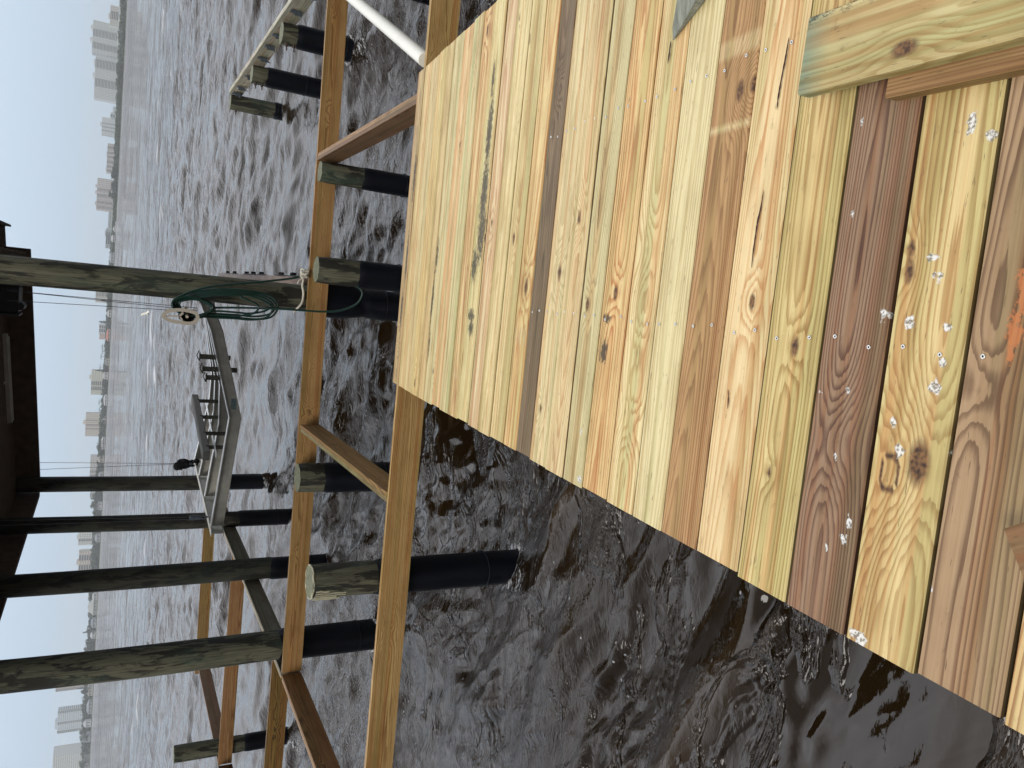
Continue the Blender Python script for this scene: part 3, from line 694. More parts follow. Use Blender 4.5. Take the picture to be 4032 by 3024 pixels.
# ------------------------------------------------------------ pilings
M_PILED = None
def piling(label, x, y, r, top, sleeve=None, sr=None, seed=0, cap_wear=False, bolts=(), group='short pilings cut off at beam height', loose=False, bend=0.0, bot=-.9, nm='wood_piling', shaded=False):
    """top / sleeve: heights from eye level"""
    rr = random.Random(seed)
    root = empty(nm, (x, y, 0)); tag(root, label, 'piling', group)
    zt = ZA(top); s = MB(); n = 40
    z0 = -.6; H = zt-z0; m = max(6, int(H/.12))
    ph = [rr.uniform(0, 6.28) for _ in range(6)]
    rings = []
    for j in range(m+1):
        z = z0+H*j/m; ring = []
        cx = bend*math.sin(z*.9+ph[0])*.02; cy = bend*math.cos(z*.7+ph[1])*.02
        for k in range(n):
            a = 2*PI*k/n
            q = r*(1+.022*math.sin(2*a+ph[2]+z*.3)+.014*math.sin(3*a+ph[3]-z*.8)+.008*math.sin(7*a+ph[4]+z*1.3)+.01*math.sin(z*2.3+ph[5]))*(1.03-.012*z)
            if sleeve is not None and z < ZA(sleeve)-.03: q *= .93
            if j == m: q -= .006
            ring.append((cx+q*math.cos(a), cy+q*math.sin(a), z-(0 if j < m else 0)+(0 if j < m else .006)))
        rings.append(ring)
    vs = [v for g in rings for v in g]
    s.add(vs, [(j*n+k, j*n+(k+1) % n, (j+1)*n+(k+1) % n, (j+1)*n+k) for j in range(m) for k in range(n)], True)
    s.build('log', M_PILESHADED if shaded else M_PILE, root)
    t = MB(); T_ = rings[-1]
    inner = [(v[0]*.55, v[1]*.55, v[2]+rr.uniform(-.004, .006)) for v in T_]; c0 = (0, 0, zt+.006)
    tv = [(v[0], v[1], v[2]+rr.uniform(-.002, .003)+.001) for v in T_] + inner + [c0]
    t.add(tv, [(k, (k+1) % n, n+(k+1) % n, n+k) for k in range(n)] + [(n+k, n+(k+1) % n, 2*n) for k in range(n)], True)
    t.build('cut_top', M_PILETOP, root)
    if cap_wear:
        p = MB()
        for k in range(7):
            a = R(200)+k*.16; zz = zt-.02
            pts = [(math.cos(a+.03*math.sin(q*2+k))*(r+.004+.004*rr.random()), math.sin(a+.03*math.sin(q*2+k))*(r+.004), zz-q*.035) for q in range(rr.randint(2, 8))]
            if len(pts) > 1: p.tube(pts, .005+rr.random()*.004, 5)
        p.tube([((r-.004)*math.cos(q*.35), (r-.004)*math.sin(q*.35), zt+.004*math.sin(q*2.2)) for q in range(19)], .008, 6, False)
        p.build('peeling_edge', mat_plain('pale_dry_paint', srgb(176, 172, 146), .6, .2, 40), root)
    if sleeve is not None:
        sr = max(sr or 0, r*1.085); zs = ZA(sleeve); b = MB(); m2 = 26; rings = []
        for j in range(m2+1):
            z = -.5+(zs+.5)*j/m2; ring = []
            for k in range(48):
                a = 2*PI*k/48; q = sr
                if loose:
                    q += .018*math.sin(3*a+z*2)*max(0, math.sin((z-.1)*2.2)) + .03*math.exp(-((z-.72)/.25)**2)*(1+.5*math.sin(a*2+1))
                    q -= .022*math.exp(-((z-.42+.06*math.sin(a*2))/.035)**2) + .02*math.exp(-((z-.36+.05*math.sin(a*2+1))/.03)**2)
                q += .0015*math.sin(a*5+z*3)
                if j == m2: q = r*1.0
                ring.append((q*math.cos(a), q*math.sin(a), z+(0 if j < m2 else -.001)))
            rings.append(ring)
        vs = [v for g in rings for v in g]
        b.add(vs, [(j*48+k, j*48+(k+1) % 48, (j+1)*48+(k+1) % 48, (j+1)*48+k) for j in range(m2) for k in range(48)], True)
        ring = [(math.cos(2*PI*k/36)*(sr+.008), math.sin(2*PI*k/36)*(sr+.008), .10+.01*math.sin(2*PI*k/36)) for k in range(37)]
        so = b.build('sleeve', M_SLEEVE, root)
        g = MB(); g.tube(ring, .007, 6, False); g.build('band', M_SLEEVE, so)
    for (bx, bz) in bolts:
        q = MB(); q.tube([(-r+.02, bx, ZA(bz)), (-r-.10, bx-.01, ZA(bz)-.006)], .011, 8)
        q.tube([(-r-.02, bx, ZA(bz)), (-r-.04, bx, ZA(bz))], .024, 6); q.build('bolt', M_RUST, root)
    return root
piling('short piling with a peeling pale rim behind the deck-edge beam', -2.345, 5.99, .137, -1.52, -2.05, .150, 1, True, group='pilings standing alone')
piling('short piling left of the hose, beside the bold-grained cross beam', -2.215, 8.93, .165, -2.03, -2.31, .175, 2)
piling('short piling just right of the tall hose piling', .222, 8.96, .148, -2.075, -2.54, .156, 3)
piling('short piling under the end of the right doubled cross beam', 1.335, 9.05, .118, -2.055, -2.53, .126, 4)
piling('black sleeved piling at the right edge behind the white pipe', 3.62, 9.0, .15, -2.1, -2.3, .17, 5, group='pilings standing alone')
piling('tall leaning-looking piling that carries the coiled green hose', -.125, 9.46, .152, 1.75, -2.09, .185, 6, group='tall roof pilings', loose=True, bend=.5, nm='wood_piling')
piling('nearest tall piling of the left row, blotched green and black', -4.49, 9.44, .182, 1.55, -2.04, .185, 7, group='tall roof pilings', bend=.6)
piling('second tall piling of the left row, with a knot swirl', -4.50, 12.2, .160, 1.55, -2.42, .172, 8, shaded=True, group='tall roof pilings', bend=.6)
piling('third tall piling of the left row, with the lift cable in front', -4.50, 15.0, .142, 1.50, -2.33, .150, 9, shaded=True, group='tall roof pilings', bend=.5)
piling('farthest tall piling of the left row, at the roof corner', -4.50, 17.85, .162, 1.50, -2.36, .168, 10, shaded=True, group='tall roof pilings', bend=.4)
for i, yy in enumerate((12.3, 15.1, 17.8)):
    piling(['first', 'second', 'last'][i]+' roof piling hidden in line behind the hose piling', -.15, yy, .14, 1.7, -2.4, .15, 20+i, group='tall roof pilings')
piling('short piling on the left platform, standing above the orange beam', -8.36, 13.76, .142, -1.33, -2.50, .150, 11, group='pilings standing alone')
piling('nearest piling of the broken dock on the right, with two bolts', 3.76, 12.45, .165, -2.10, -2.31, .172, 12, bolts=((-.10, -2.16), (-.10, -2.27)), group='pilings of the broken dock on the right')
piling('middle piling of the broken dock on the right, with two bolts', 3.765, 15.25, .165, -2.10, -2.33, .172, 13, bolts=((-.08, -2.16), (-.08, -2.27)), group='pilings of the broken dock on the right')
piling('farthest piling at the end of the broken dock, nearly all bare wood', 3.80, 18.1, .165, -2.09, -2.98, .172, 14, bolts=((-.05, -2.2),), group='pilings of the broken dock on the right')

# ------------------------------------------------------------ pipe, hose, rope
b = MB(); a_, b_ = Vector((1.84, 5.875, ZA(-2.075))), Vector((3.62, 9.42, ZA(-1.985)))
b.tube([a_.lerp(b_, t) for t in np.linspace(0, 1, 8)], .057, 28)
o = b.build('drain_pipe', M_PVC); tag(o, 'white plastic pipe lying slantwise across the two long beams at upper right', 'pipe')

hang = empty('hose_hanger', (-.30, 9.33, ZA(-.72))); tag(hang, 'beige plastic hose hanger with a pointed back plate on the tall piling', 'hose hanger')
def ribbon(mb, pts, w_, th, closed=False):
    """flat strip lying in the x-z plane"""
    P_ = [Vector(p) for p in pts]; n_ = len(P_); vs = []
    for i_ in range(n_):
        a_ = P_[(i_-1) % n_] if closed or i_ else P_[i_]; c_ = P_[(i_+1) % n_] if closed or i_ < n_-1 else P_[i_]
        t_ = (c_-a_).normalized(); nn = Vector((-t_.z, 0, t_.x))*w_/2
        for sg, yy in ((1, -th), (-1, -th), (-1, 0), (1, 0)): vs.append(P_[i_]+nn*sg+Vector((0, yy, 0)))
    fs = []
    for i_ in range(n_ if closed else n_-1):
        k_ = ((i_+1) % n_)*4
        for q in range(4): fs.append((i_*4+q, i_*4+(q+1) % 4, k_+(q+1) % 4, k_+q))
    if not closed: fs += [(0, 3, 2, 1), ((n_-1)*4, (n_-1)*4+1, (n_-1)*4+2, (n_-1)*4+3)]
    mb.add(vs, fs)
b = MB()
Yp = -.29
outl = smooth_path([(-.150, Yp, .215), (-.095, Yp, .17), (-.070, Yp, .06), (-.078, Yp, -.055), (-.105, Yp, -.115), (-.165, Yp, -.12), (-.205, Yp, -.06), (-.205, Yp, .05), (-.190, Yp, .15)], 6, True)
ribbon(b, outl[:-1], .036, .020, True)
ribbon(b, smooth_path([(-.150, Yp, .20), (-.140, Yp, .12), (-.138, Yp, .06), (-.10, Yp, .02)], 5), .016, .016)
ribbon(b, smooth_path([(-.138, Yp, .06), (-.165, Yp, .035), (-.195, Yp, .02)], 5), .014, .016)
b.tube([(-.14, Yp, -.02), (-.05, -.02, -.02)], .016, 8)
b.build('back_plate', M_BEIGE, hang)
b = MB(); sec = []
for q in range(19):
    a = R(-58)+R(300)*q/18
    sec.append((-.138+.064*math.cos(a), -.035+.080*math.sin(a)))
n = len(sec); vs = []
for y, fl in ((Yp-.01, 1.12), (Yp+.03, 1.0), (-.12, .98), (-.02, .98)):
    for (sx, sz) in sec: vs.append((-.138+(sx+.138)*fl, y, -.035+(sz+.035)*fl))
b.add(vs, [(j_*n+k, j_*n+k+1, (j_+1)*n+k+1, (j_+1)*n+k) for j_ in range(3) for k in range(n-1)], True)
vs2 = [(-.138+(v[0]+.138)*.9, v[1], -.035+(v[2]+.035)*.9) for v in vs]
b.add(vs2, [(j_*n+k+1, j_*n+k, (j_+1)*n+k, (j_+1)*n+k+1) for j_ in range(3) for k in range(n-1)], True)
b.add(vs[:n]+vs2[:n], [(k, k+1, n+k+1, n+k) for k in range(n-1)])
b.add([(v[0], -.06, v[2]) for v in vs[:n]], [tuple(range(n)), tuple(reversed(range(n)))])
b.build('saddle', M_BEIGE, hang)

b = MB(); rr = random.Random(3); HR = .0115
yf = 9.22
def P3(x, z, y): return (x, y, ZA(z))
for k in range(5):            # long loops
    q = k*.014; bot = -1.71+.030*k+(.10 if k == 4 else 0); xr = -.095-.017*k; xl = (-.40, -.37, -.41, -.34, -.38)[k]
    pts = [P3(-.37, -.655-.01*k, yf-.05-q*.5), P3(-.29, -.62-.012*k, yf-.055-q), P3(xr-.085, -.78, yf-.055-q), P3(xr-.02, -1.02, yf-.06-q), P3(xr, -1.28, yf-.06-q), P3(xr-.012, bot+.20, yf-.06-q),
           P3(xr-.065, bot+.045, yf-.055-q), P3((xr+xl)/2-.01, bot, yf-.05-q), P3(xl+.03, bot+.06, yf-.04-q), P3(xl-.012, bot+.22, yf-.03-q), P3(xl-.012, -1.25, yf-.03-q), P3(xl-.02, -1.02, yf-.03-q*.5), P3(-.42, -.84, yf-.05-q*.5)]
    b.tube(smooth_path(pts, 7, True), HR, 8, False)
for k in range(6):            # short loops
    j = lambda s_: rr.uniform(-s_, s_); q = k*.013
    pts = [P3(-.40, -.655, yf-.03-q), P3(-.31, -.605+j(.02), yf-.06-q), P3(-.235+j(.015), -.72, yf-.07-q), P3(-.245+j(.02), -.90+j(.04), yf-.07-q), P3(-.32, -.985+j(.03), yf-.06-q), P3(-.41+j(.02), -.93, yf-.05-q), P3(-.43+j(.01), -.78, yf-.04-q)]
    b.tube(smooth_path(pts, 7, True), HR, 8, False)
b.tube(smooth_path([P3(-.42, -.70, 9.10), P3(-.35, -.60, 9.08), P3(-.275, -.60, 9.08), P3(-.20, -.70, 9.09), P3(-.13, -.85, 9.10), P3(-.082, -1.0, 9.11), P3(-.03, -1.25, 9.13), P3(.02, -1.51, 9.15), P3(.09, -1.84, 9.20), P3(.15, -2.03, 9.25), P3(.19, -2.14, 9.26)], 8), HR*1.05, 8)
b.tube(smooth_path([P3(-.32, -1.02, 9.15), P3(-.295, -1.30, 9.14), P3(-.27, -1.7, 9.10), P3(-.262, -2.0, 9.06), P3(-.255, -2.2, 9.03), P3(-.22, -2.40, 8.98), P3(-.13, -2.56, 8.93), P3(-.02, -2.61, 8.90), P3(.05, -2.585, 8.90), P3(.10, -2.50, 8.98), P3(.14, -2.4, 9.06)], 8), HR*1.05, 8)
tag(b.build('garden_hose', M_HOSE), 'dark green garden hose coiled in long loops on the beige hanger', 'hose')

b = MB(); rr = random.Random(8)
for k in range(5):
    pts = [P3(.15+rr.uniform(-.05, .06), -1.985+rr.uniform(-.05, .05), 9.20+rr.uniform(-.04, .03)) for _ in range(6)]
    b.tube(smooth_path(pts, 5, True), .011, 7, False)
b.tube(smooth_path([P3(.13, -1.99, 9.20), P3(.03, -1.985, 9.235), P3(-.07, -2.01, 9.26), P3(-.18, -2.0, 9.262), P3(-.255, -1.955, 9.30), P3(-.30, -1.94, 9.38)], 6), .013, 8)
b.tube(smooth_path([P3(.10, -1.97, 9.20), P3(.07, -1.93, 9.19), P3(.035, -1.92, 9.19)], 5), .008, 6)
tag(b.build('mooring_rope', M_ROPE), 'white rope knotted on the beam and looped round the hose piling', 'rope')

# ------------------------------------------------------------ boat lift cradle
lift = empty('boat_lift_cradle', (-2.3, 15.5, ZA(-1.8))); tag(lift, 'grey aluminium boat lift cradle of bent cross beams hanging over the water', 'boat lift')
LO = Vector((2.3, -15.5, -ZA(-1.8)))
def ibeam(mb, pts, axis, wf=.10, h=.19):
    """pts top-of-beam polyline; axis = horizontal normal of the web"""
    ax = Vector(axis)*.5; tw = .006; tf = .010
    prof = [(-wf, 0), (wf, 0), (wf, -tf), (tw, -tf-.004), (tw, -h+tf+.004), (wf, -h+tf), (wf, -h), (-wf, -h), (-wf, -h+tf), (-tw, -h+tf+.004), (-tw, -tf-.004), (-wf, -tf)]
    N = len(prof); vs = []
    for p in pts:
        for (a, c) in prof: vs.append(Vector((p[0], p[1], ZA(p[2])+c)) + ax*a*1.0 + LO)
    fs = [(i*N+k, (i+1)*N+k, (i+1)*N+(k+1) % N, i*N+(k+1) % N) for i in range(len(pts)-1) for k in range(N)]
    fs += [tuple(range(N)), tuple(reversed([(len(pts)-1)*N+k for k in range(N)]))]
    mb.add(vs, fs)
beams4 = [[(-4.1, 13.3, -1.64), (-2.26, 13.3, -1.82), (-.83, 13.3, -1.45), (-.36, 13.3, -1.25)],
          [(-4.1, 15.2, -1.73), (-2.70, 15.2, -1.90), (-1.95, 15.2, -1.872), (-.95, 15.2, -1.63), (-.42, 15.2, -1.50)],
          [(-4.12, 16.9, -1.786), (-2.71, 16.9, -2.0), (-2.05, 16.9, -1.985), (-1.06, 16.9, -1.78), (-.45, 16.9, -1.64)],
          [(-4.12, 18.5, -1.846), (-2.70, 18.5, -2.08), (-2.1, 18.5, -2.093), (-1.16, 18.5, -1.924), (-.5, 18.5, -1.78)]]
for i, P_ in enumerate(beams4):
    mb = MB(); ibeam(mb, P_, (0, 1, 0), .10 if i else .12); o = mb.build('cross_beam', M_ALU, lift)
    e_ = MB()
    for a, c in zip(P_, P_[1:]):
        A = Vector((a[0], a[1]-.062, ZA(a[2])+.0035))+LO; B = Vector((c[0], c[1]-.062, ZA(c[2])+.0035))+LO
        e_.add([A, B, B+Vector((0, 0, -.016)), A+Vector((0, 0, -.016)), A+Vector((0, .12, 0)), B+Vector((0, .12, 0))], [(0, 3, 2, 1), (0, 1, 5, 4)])
    e_.build('top_flange', M_ALUB, o)
mb = MB(); ibeam(mb, [(-4.16, 13.05, -1.625), (-4.16, 18.75, -1.845)], (1, 0, 0), .10, .20); mb.build('end_beam', M_ALU, lift)
mb = MB(); ibeam(mb, [(-.36, 13.1, -1.24), (-.50, 18.7, -1.77)], (1, 0, 0), .10, .20); mb.build('end_beam', M_ALU, lift)
def bar(a, c, wd, th, m, nm, par):
    A = Vector((a[0], a[1], ZA(a[2])))+LO; B = Vector((c[0], c[1], ZA(c[2])))+LO
    mb = MB(); L = (B-A).length; mb.bbox(0, L, -wd/2, wd/2, -th/2, th/2, min(th, wd)*.12, frame(A, B-A)); return mb.build(nm, m, par)
bar((-2.66, 17.9, -1.94), (-2.98, 13.6, -1.70), .09, .012, M_ALUB, 'brace', lift)
bk = bar((-2.42, 16.5, -1.58), (-3.10, 14.15, -1.60), .18, .12, M_CARPET, 'bunk', lift)
for t in (.12, .42, .70, .92):
    x = -2.42+(-.68)*t+.07; y = 16.5-2.35*t
    mb = MB(); mb.box(x-.035, x+.035, y-.01, y+.01, ZA(-2.0 if t < .9 else -2.12), ZA(-1.60)); mb.box(x-.035, x+.035, y-.035, y-.01, ZA(-1.95), ZA(-1.93))
    for v in range(len(mb.v)): mb.v[v] = tuple(Vector(mb.v[v])+LO)
    mb.build('bunk_bracket', M_STRAP, lift)
for (x, zt_, zb) in ((-1.28, -1.325, -1.80), (-1.48, -1.38, -1.92), (-1.62, -1.44, -1.72)):
    mb = MB(); xx = x
    mb.box(xx-.04, xx+.04, 13.42, 13.44, ZA(zb), ZA(zt_)); mb.box(xx-.07, xx+.07, 13.37, 13.42, ZA(zt_)-.006, ZA(zt_)+.012)
    mb.tube([(xx-.06, 13.40, ZA(zt_)+.01), (xx+.02, 13.38, ZA(zt_)+.05), (xx+.09, 13.41, ZA(zt_)+.02)], .008, 5)
    mb.tube([(xx, 13.41, ZA(zb)+.04), (xx, 13.405, ZA(zb)+.04)], .012, 8)
    for v in range(len(mb.v)): mb.v[v] = tuple(Vector(mb.v[v])+LO)
    mb.build('bunk_bracket', M_STRAP, lift)
# blue weathered sticker on the near beam
mb = MB(); A = Vector((-2.10, 13.2925, ZA(-1.86)))+LO
mb.box(-2.12, -1.94, 13.290, 13.2965, ZA(-1.925), ZA(-1.835))
for v in range(len(mb.v)): mb.v[v] = tuple(Vector(mb.v[v])+LO)
mb.build('faded_sticker', mat_plain('faded_blue_sticker', srgb(120, 140, 140), .6, .3, 22), lift)
# cables
def cable(label, segs, extra=None):
    p0 = segs[0][0]; root = empty('lift_cable', (p0[0], p0[1], ZA(p0[2]))); tag(root, label, 'cable', 'cables of the boat lift')
    off = Vector((-p0[0], -p0[1], -ZA(p0[2])))
    mb = MB()
    for s_ in segs: mb.tube([Vector((q[0], q[1], ZA(q[2])))+off for q in s_], .0045, 6)
    mb.build('wire', M_WIRE, root)
    if extra:
        mb = MB(); c = Vector(extra)+Vector((0, 0, ZC))+off
        mb.bbox(c.x-.035, c.x+.035, c.y-.03, c.y+.03, c.z-.09, c.z+.09, .012)
        mb.tube([c+Vector((-.05, 0, .03)), c+Vector((.05, 0, .03))], .012, 8)
        mb.tube(smooth_path([c+Vector((0, 0, -.08)), c+Vector((-.03, 0, -.13)), c+Vector((0, 0, -.2)), c+Vector((.03, 0, -.13))], 5, True), .010, 6, False)
        mb.build('shackle', M_GALV, root)
cable('pair of cables hanging in front of the third tall piling, with a steel shackle', [[(-4.10, 13.85, -1.38), (-4.05, 13.85, 1.4)], [(-4.14, 13.85, -1.38), (-4.13, 13.85, 1.4)]], (-4.11, 13.85, -1.45))
cable('pair of cables at the far left corner with black cloth on them', [[(-4.13, 18.1, -1.62), (-4.09, 18.1, 1.4)], [(-4.13, 18.1, -1.62), (-4.25, 18.1, 1.4)]], (-4.13, 18.1, -1.68))
cable('cables coming down beside the hose piling', [[(-.50, 13.5, -1.25), (-.475, 13.5, 1.35)], [(-.54, 13.5, -1.25), (-.475, 13.5, 1.35)], [(-.56, 13.5, -1.25), (-.62, 13.5, 1.35)]])
# torn black cloth on the far cable
mb = MB(); rr = random.Random(12); N = 9
vs = []
for i in range(N):
    for j in range(5):
        x = -.10+.22*j/4*(1-.03*i)+rr.uniform(-.03, .03)+.02*i/2; z = .10-.46*i/(N-1)+rr.uniform(-.03, .03)-(.05*j/4)
        vs.append((x*(1.2-.07*i), rr.uniform(-.07, .07), z))
fs = [(i*5+j, i*5+j+1, (i+1)*5+j+1, (i+1)*5+j) for i in range(N-1) for j in range(4) if not (i > 5 and j in (1,))]
mb.add(vs, fs); mb.add([(v[0]+.01, v[1]+.03, v[2]) for v in vs], fs)
mb.ball((-.02, 0, .06), (.10, .08, .09)); o = mb.build('torn_cloth', M_BLACK); o.location = (-4.16, 18.06, ZA(-1.52)); tag(o, 'torn black cloth snagged on the far lift cable', 'cloth')

# ------------------------------------------------------------ roof over the slip
roof = empty('boat_shelter_roof', (-2.2, 14, ZA(1.5))); tag(roof, 'dark wooden roof over the boat slip, carried by the tall pilings', 'roof')
RO = Vector((2.2, -14, -ZA(1.5)))
def zr(x): return 1.52 + (x+4.5)*.078           # underside of the roof boards (eye level heights)
def rbox(mb, x0, x1, y0, y1, za0, za1, zb0, zb1):  # box whose z runs from (za0,za1) at x0 to (zb0,zb1) at x1
    vs = [(x0, y0, za0), (x0, y1, za0), (x1, y1, zb0), (x1, y0, zb0), (x0, y0, za1), (x0, y1, za1), (x1, y1, zb1), (x1, y0, zb1)]
    mb.add([Vector((v[0], v[1], ZA(v[2])))+RO for v in vs], [(0, 1, 2, 3), (7, 6, 5, 4), (0, 3, 7, 4), (1, 5, 6, 2), (0, 4, 5, 1), (3, 2, 6, 7)])
mb = MB(); y = 8.9
rr = random.Random(2)
while y < 18.5:
    wd = .185; dz = rr.uniform(-.002, .002)
    rbox(mb, -5.0, .62, y, y+wd-.012, zr(-5)+dz, zr(-5)+.02+dz, zr(.62)+dz, zr(.62)+.02+dz); y += wd
rbox(mb, -5.02, .64, 8.88, 18.55, zr(-5.02)+.022, zr(-5.02)+.034, zr(.64)+.022, zr(.64)+.034)
mb.build('roof_boards', M_DARKWOOD, roof)
for y in (9.4, 10.2, 11.0, 11.8):
    mb = MB(); rbox(mb, -4.9, .5, y, y+.038, zr(-4.9)-.142, zr(-4.9)-.003, zr(.5)-.142, zr(.5)-.003); mb.build('rafter', M_DARKWOOD, roof)
mb = MB(); rbox(mb, -4.66, .22, 17.99, 18.07, 1.10, zr(-4.66)-.002, 1.435, zr(.22)-.002); mb.build('header_beam', M_DARKWOOD, roof)
mb = MB(); rbox(mb, -4.80, -4.70, 8.9, 18.07, 1.115, zr(-4.8)-.003, 1.115, zr(-4.7)-.003); mb.build('eave_beam', M_DARKWOOD, roof)
mb = MB(); rbox(mb, .035, .085, 12.0, 18.1, 1.50, zr(.035)-.003, 1.50, zr(.085)-.003); rbox(mb, .095, .15, 12.0, 18.12, 1.49, zr(.1)-.003, 1.49, zr(.15)-.003); mb.build('side_beam', M_GREYWOOD, roof)
mb = MB(); rbox(mb, .62, .66, 8.9, 18.5, zr(.62)-.10, zr(.62)+.04, zr(.66)-.10, zr(.66)+.04); mb.build('fascia', M_GREYWOOD, roof)
mt = empty('hoist_motor', (-.62, 14.2, ZA(1.40))); tag(mt, 'black box of the lift hoist motor under the roof beside the hose piling', 'motor')
mb = MB(); mb.bbox(-.2, .2, -.3, .3, -.16, .2, .02); mb.tube([(-.1, -.2, -.17), (-.1, .2, -.17)], .06, 14); mb.build('gearbox', M_MOTOR, mt)
mb = MB(); mb.box(-.25, -.22, -.3, .3, -.17, .25); mb.box(.21, .235, -.3, .3, -.17, .25); mb.build('mount_plate', M_GALV, mt)
lf = empty('light_fixture', (-2.26, 17.15, ZA(1.66))); tag(lf, 'long grey tube light fixture under the dark roof', 'light fixture')
mb = MB(); mb.bbox(-.85, .85, -.06, .06, -.045, .045, .012, Matrix.Rotation(-.078*1.0, 4, 'Y')); mb.build('housing', M_LAMP, lf)
mb = MB(); mb.tube([(-.8, -.0, -.05-.06), (.8, 0, -.05+.06)], .019, 10); mb.build('tube', M_LAMP, lf)
mb = MB(); mb.tube([(-.05, .0, .03), (-.14, -1.2, .10), (-.26, -3.2, .12)], .018, 8); mb.build('conduit', M_LAMP, lf)

# ------------------------------------------------------------ far shore
SY = 1500.0
mb = MB(); mb.add([(-1800, SY, -1), (1500, SY, -1), (1500, SY+14, 1.0), (-1800, SY+14, 1.0), (-3400, 4600, 3), (3400, 4600, 3)], [(0, 1, 2, 3), (3, 2, 5, 4)])
mb.box(-1800, 1500, SY+10, SY+11, -1, 1.3)
M_LAND = mat_plain('shore_ground', srgb(96, 104, 74), .9, .3, .05)
tag(mb.build('far_shore_ground', M_LAND), kind='structure')
def mat_leaf(nm, c1, c2):
    m = NT(nm); n = m.noise(m.coord(), .35, 4, .7)
    m.base(m.mix(m.rng(n, .35, .65), c1, c2)); m.set(Roughness=.8); return m.m
M_LEAF = mat_leaf('far_foliage', srgb(30, 50, 22), srgb(60, 84, 36))
M_LEAFD = mat_leaf('dark_far_foliage', srgb(30, 46, 30), srgb(54, 74, 44))
M_BARK = mat_plain('far_bark', srgb(92, 80, 66), .9, .2, 1)
def clump(mb, c, r, rr, n=10, s=.5):
    for _ in range(n):
        a = rr.uniform(0, 2*PI); t = rr.uniform(-1, 1); q = math.sqrt(1-t*t); k = rr.uniform(.55, 1.0)
        d = Vector((q*math.cos(a), q*math.sin(a), t)); p = Vector(c) + Vector((d.x*r[0], d.y*r[1], d.z*r[2]))*k
        u = Vector((rr.uniform(-1, 1), rr.uniform(-1, 1), rr.uniform(-1, 1))).normalized(); v = d.cross(u)
        v = v.normalized() if v.length > .01 else Vector((1, 0, 0)); u = v.cross(d+Vector((0, 0, .3))).normalized()
        z = s*rr.uniform(.6, 1.4)
        mb.add([p-u*z-v*z, p+u*z-v*z*.8, p+u*z*.9+v*z, p-u*z*.7+v*z*.9], [(0, 1, 2, 3)])
# tree line height profile: x/Y and top height ratio seen from the dock
TL = [(-.66, .0098), (-.6, .0090), (-.5641, .0104), (-.548, .0104), (-.5158, .0098), (-.4803, .0112), (-.446, .0078), (-.4205, .0090), (-.3829, .0084), (-.3424, .0082), (-.3084, .0088), (-.2808, .0094), (-.2504, .0073),
      (-.1959, .0060), (-.166, .0058), (-.1302, .0050), (-.0859, .0045), (-.0362, .0046), (.0158, .0044), (.04, .0030), (.0621, .0020), (.08, .0026), (.1015, .0034), (.1376, .0046), (.1766, .0048), (.2287, .0055), (.2669, .0054), (.32, .0056)]
def tl(q):
    for (a, ha), (b2, hb) in zip(TL, TL[1:]):
        if a <= q <= b2: return ha+(hb-ha)*(q-a)/(b2-a)
    return .006
def wood(name, x0, x1, seed, mats, dens=1.0, low=0.0, front=20):
    rr = random.Random(seed); mb = MB(); x = x0
    while x < x1:
        q = x/SY; H = ZC+tl(q)*(SY+front)*rr.uniform(.72, 1.0)
        for lay in range(3):
            yy = SY+front+lay*16+rr.uniform(-5, 5); hh = H*(1-.12*(2-lay)*rr.random())
            n = max(3, int(hh/2.6))
            for k in range(n):
                zc = 1.2+(hh-2.0)*(k+.5)/n
                clump(mb, (x+rr.uniform(-4, 4), yy, zc), (3.6, 3.6, 2.4), rr, int(13*dens), 1.15)
        x += rr.uniform(3.0, 5.0)
    o = mb.build(name, mats); tag(o, kind='stuff'); return o
wood('far_woodland', 45, 520, 1, M_LEAF)
wood('far_woodland', -1060, 60, 2, M_LEAFD, .8, front=60)

def far_tree(label, q, h, wd, seed, mat, Y=None, style='round', nm='bushy_tree'):
    rr = random.Random(seed); Y = Y or SY+14
    root = empty(nm, (q*Y, Y, 1.0)); tag(root, label, 'tree', 'trees along the far shore')
    H = ZC+h*Y-1.0; t = MB(); c = MB()
    if style == 'palm':
        t.tube([(0, 0, 0), (.4, 0, H*.5), (.2, 0, H-1)], .35, 6)
        for k in range(11):
            a = k*.571; d = Vector((math.cos(a), math.sin(a), 0))
            pts = [Vector((.2, 0, H-1)), Vector((.2, 0, H))+d*wd*.25, Vector((.2, 0, H-.6))+d*wd*.45, Vector((.2, 0, H-2.2))+d*wd*.55]
            s_ = d.cross(Vector((0, 0, 1)))*.35
            for p, r_ in zip(pts, pts[1:]): c.add([p-s_, p+s_, r_+s_, r_-s_], [(0, 1, 2, 3)])
    elif style == 'cone':
        t.tube([(0, 0, 0), (0, 0, H*.9)], .3, 6)
        for k in range(16):
            f = k/15; clump(c, (0, 0, H*(.15+.83*f)), (wd*.5*(1-f*.85), wd*.5*(1-f*.85), H*.05), rr, 10, .6)
    else:
        t.tube([(0, 0, 0), (rr.uniform(-.5, .5), 0, H*.35)], .5, 6, rad=[.6, .35])
        for k in range(4):
            a = rr.uniform(0, 6.28); t.tube([(0, 0, H*.3), (math.cos(a)*wd*.3, math.sin(a)*wd*.3, H*.65)], .2, 5)
        for k in range(12):
            a = rr.uniform(0, 6.28); q_ = rr.random()**.6*wd*.36; zz = H*rr.uniform(.32, .86)
            clump(c, (math.cos(a)*q_, math.sin(a)*q_, zz), (wd*.2, wd*.2, H*.13), rr, 26, .7)
    t.build('trunk', M_BARK, root); c.build('crown', mat, root)
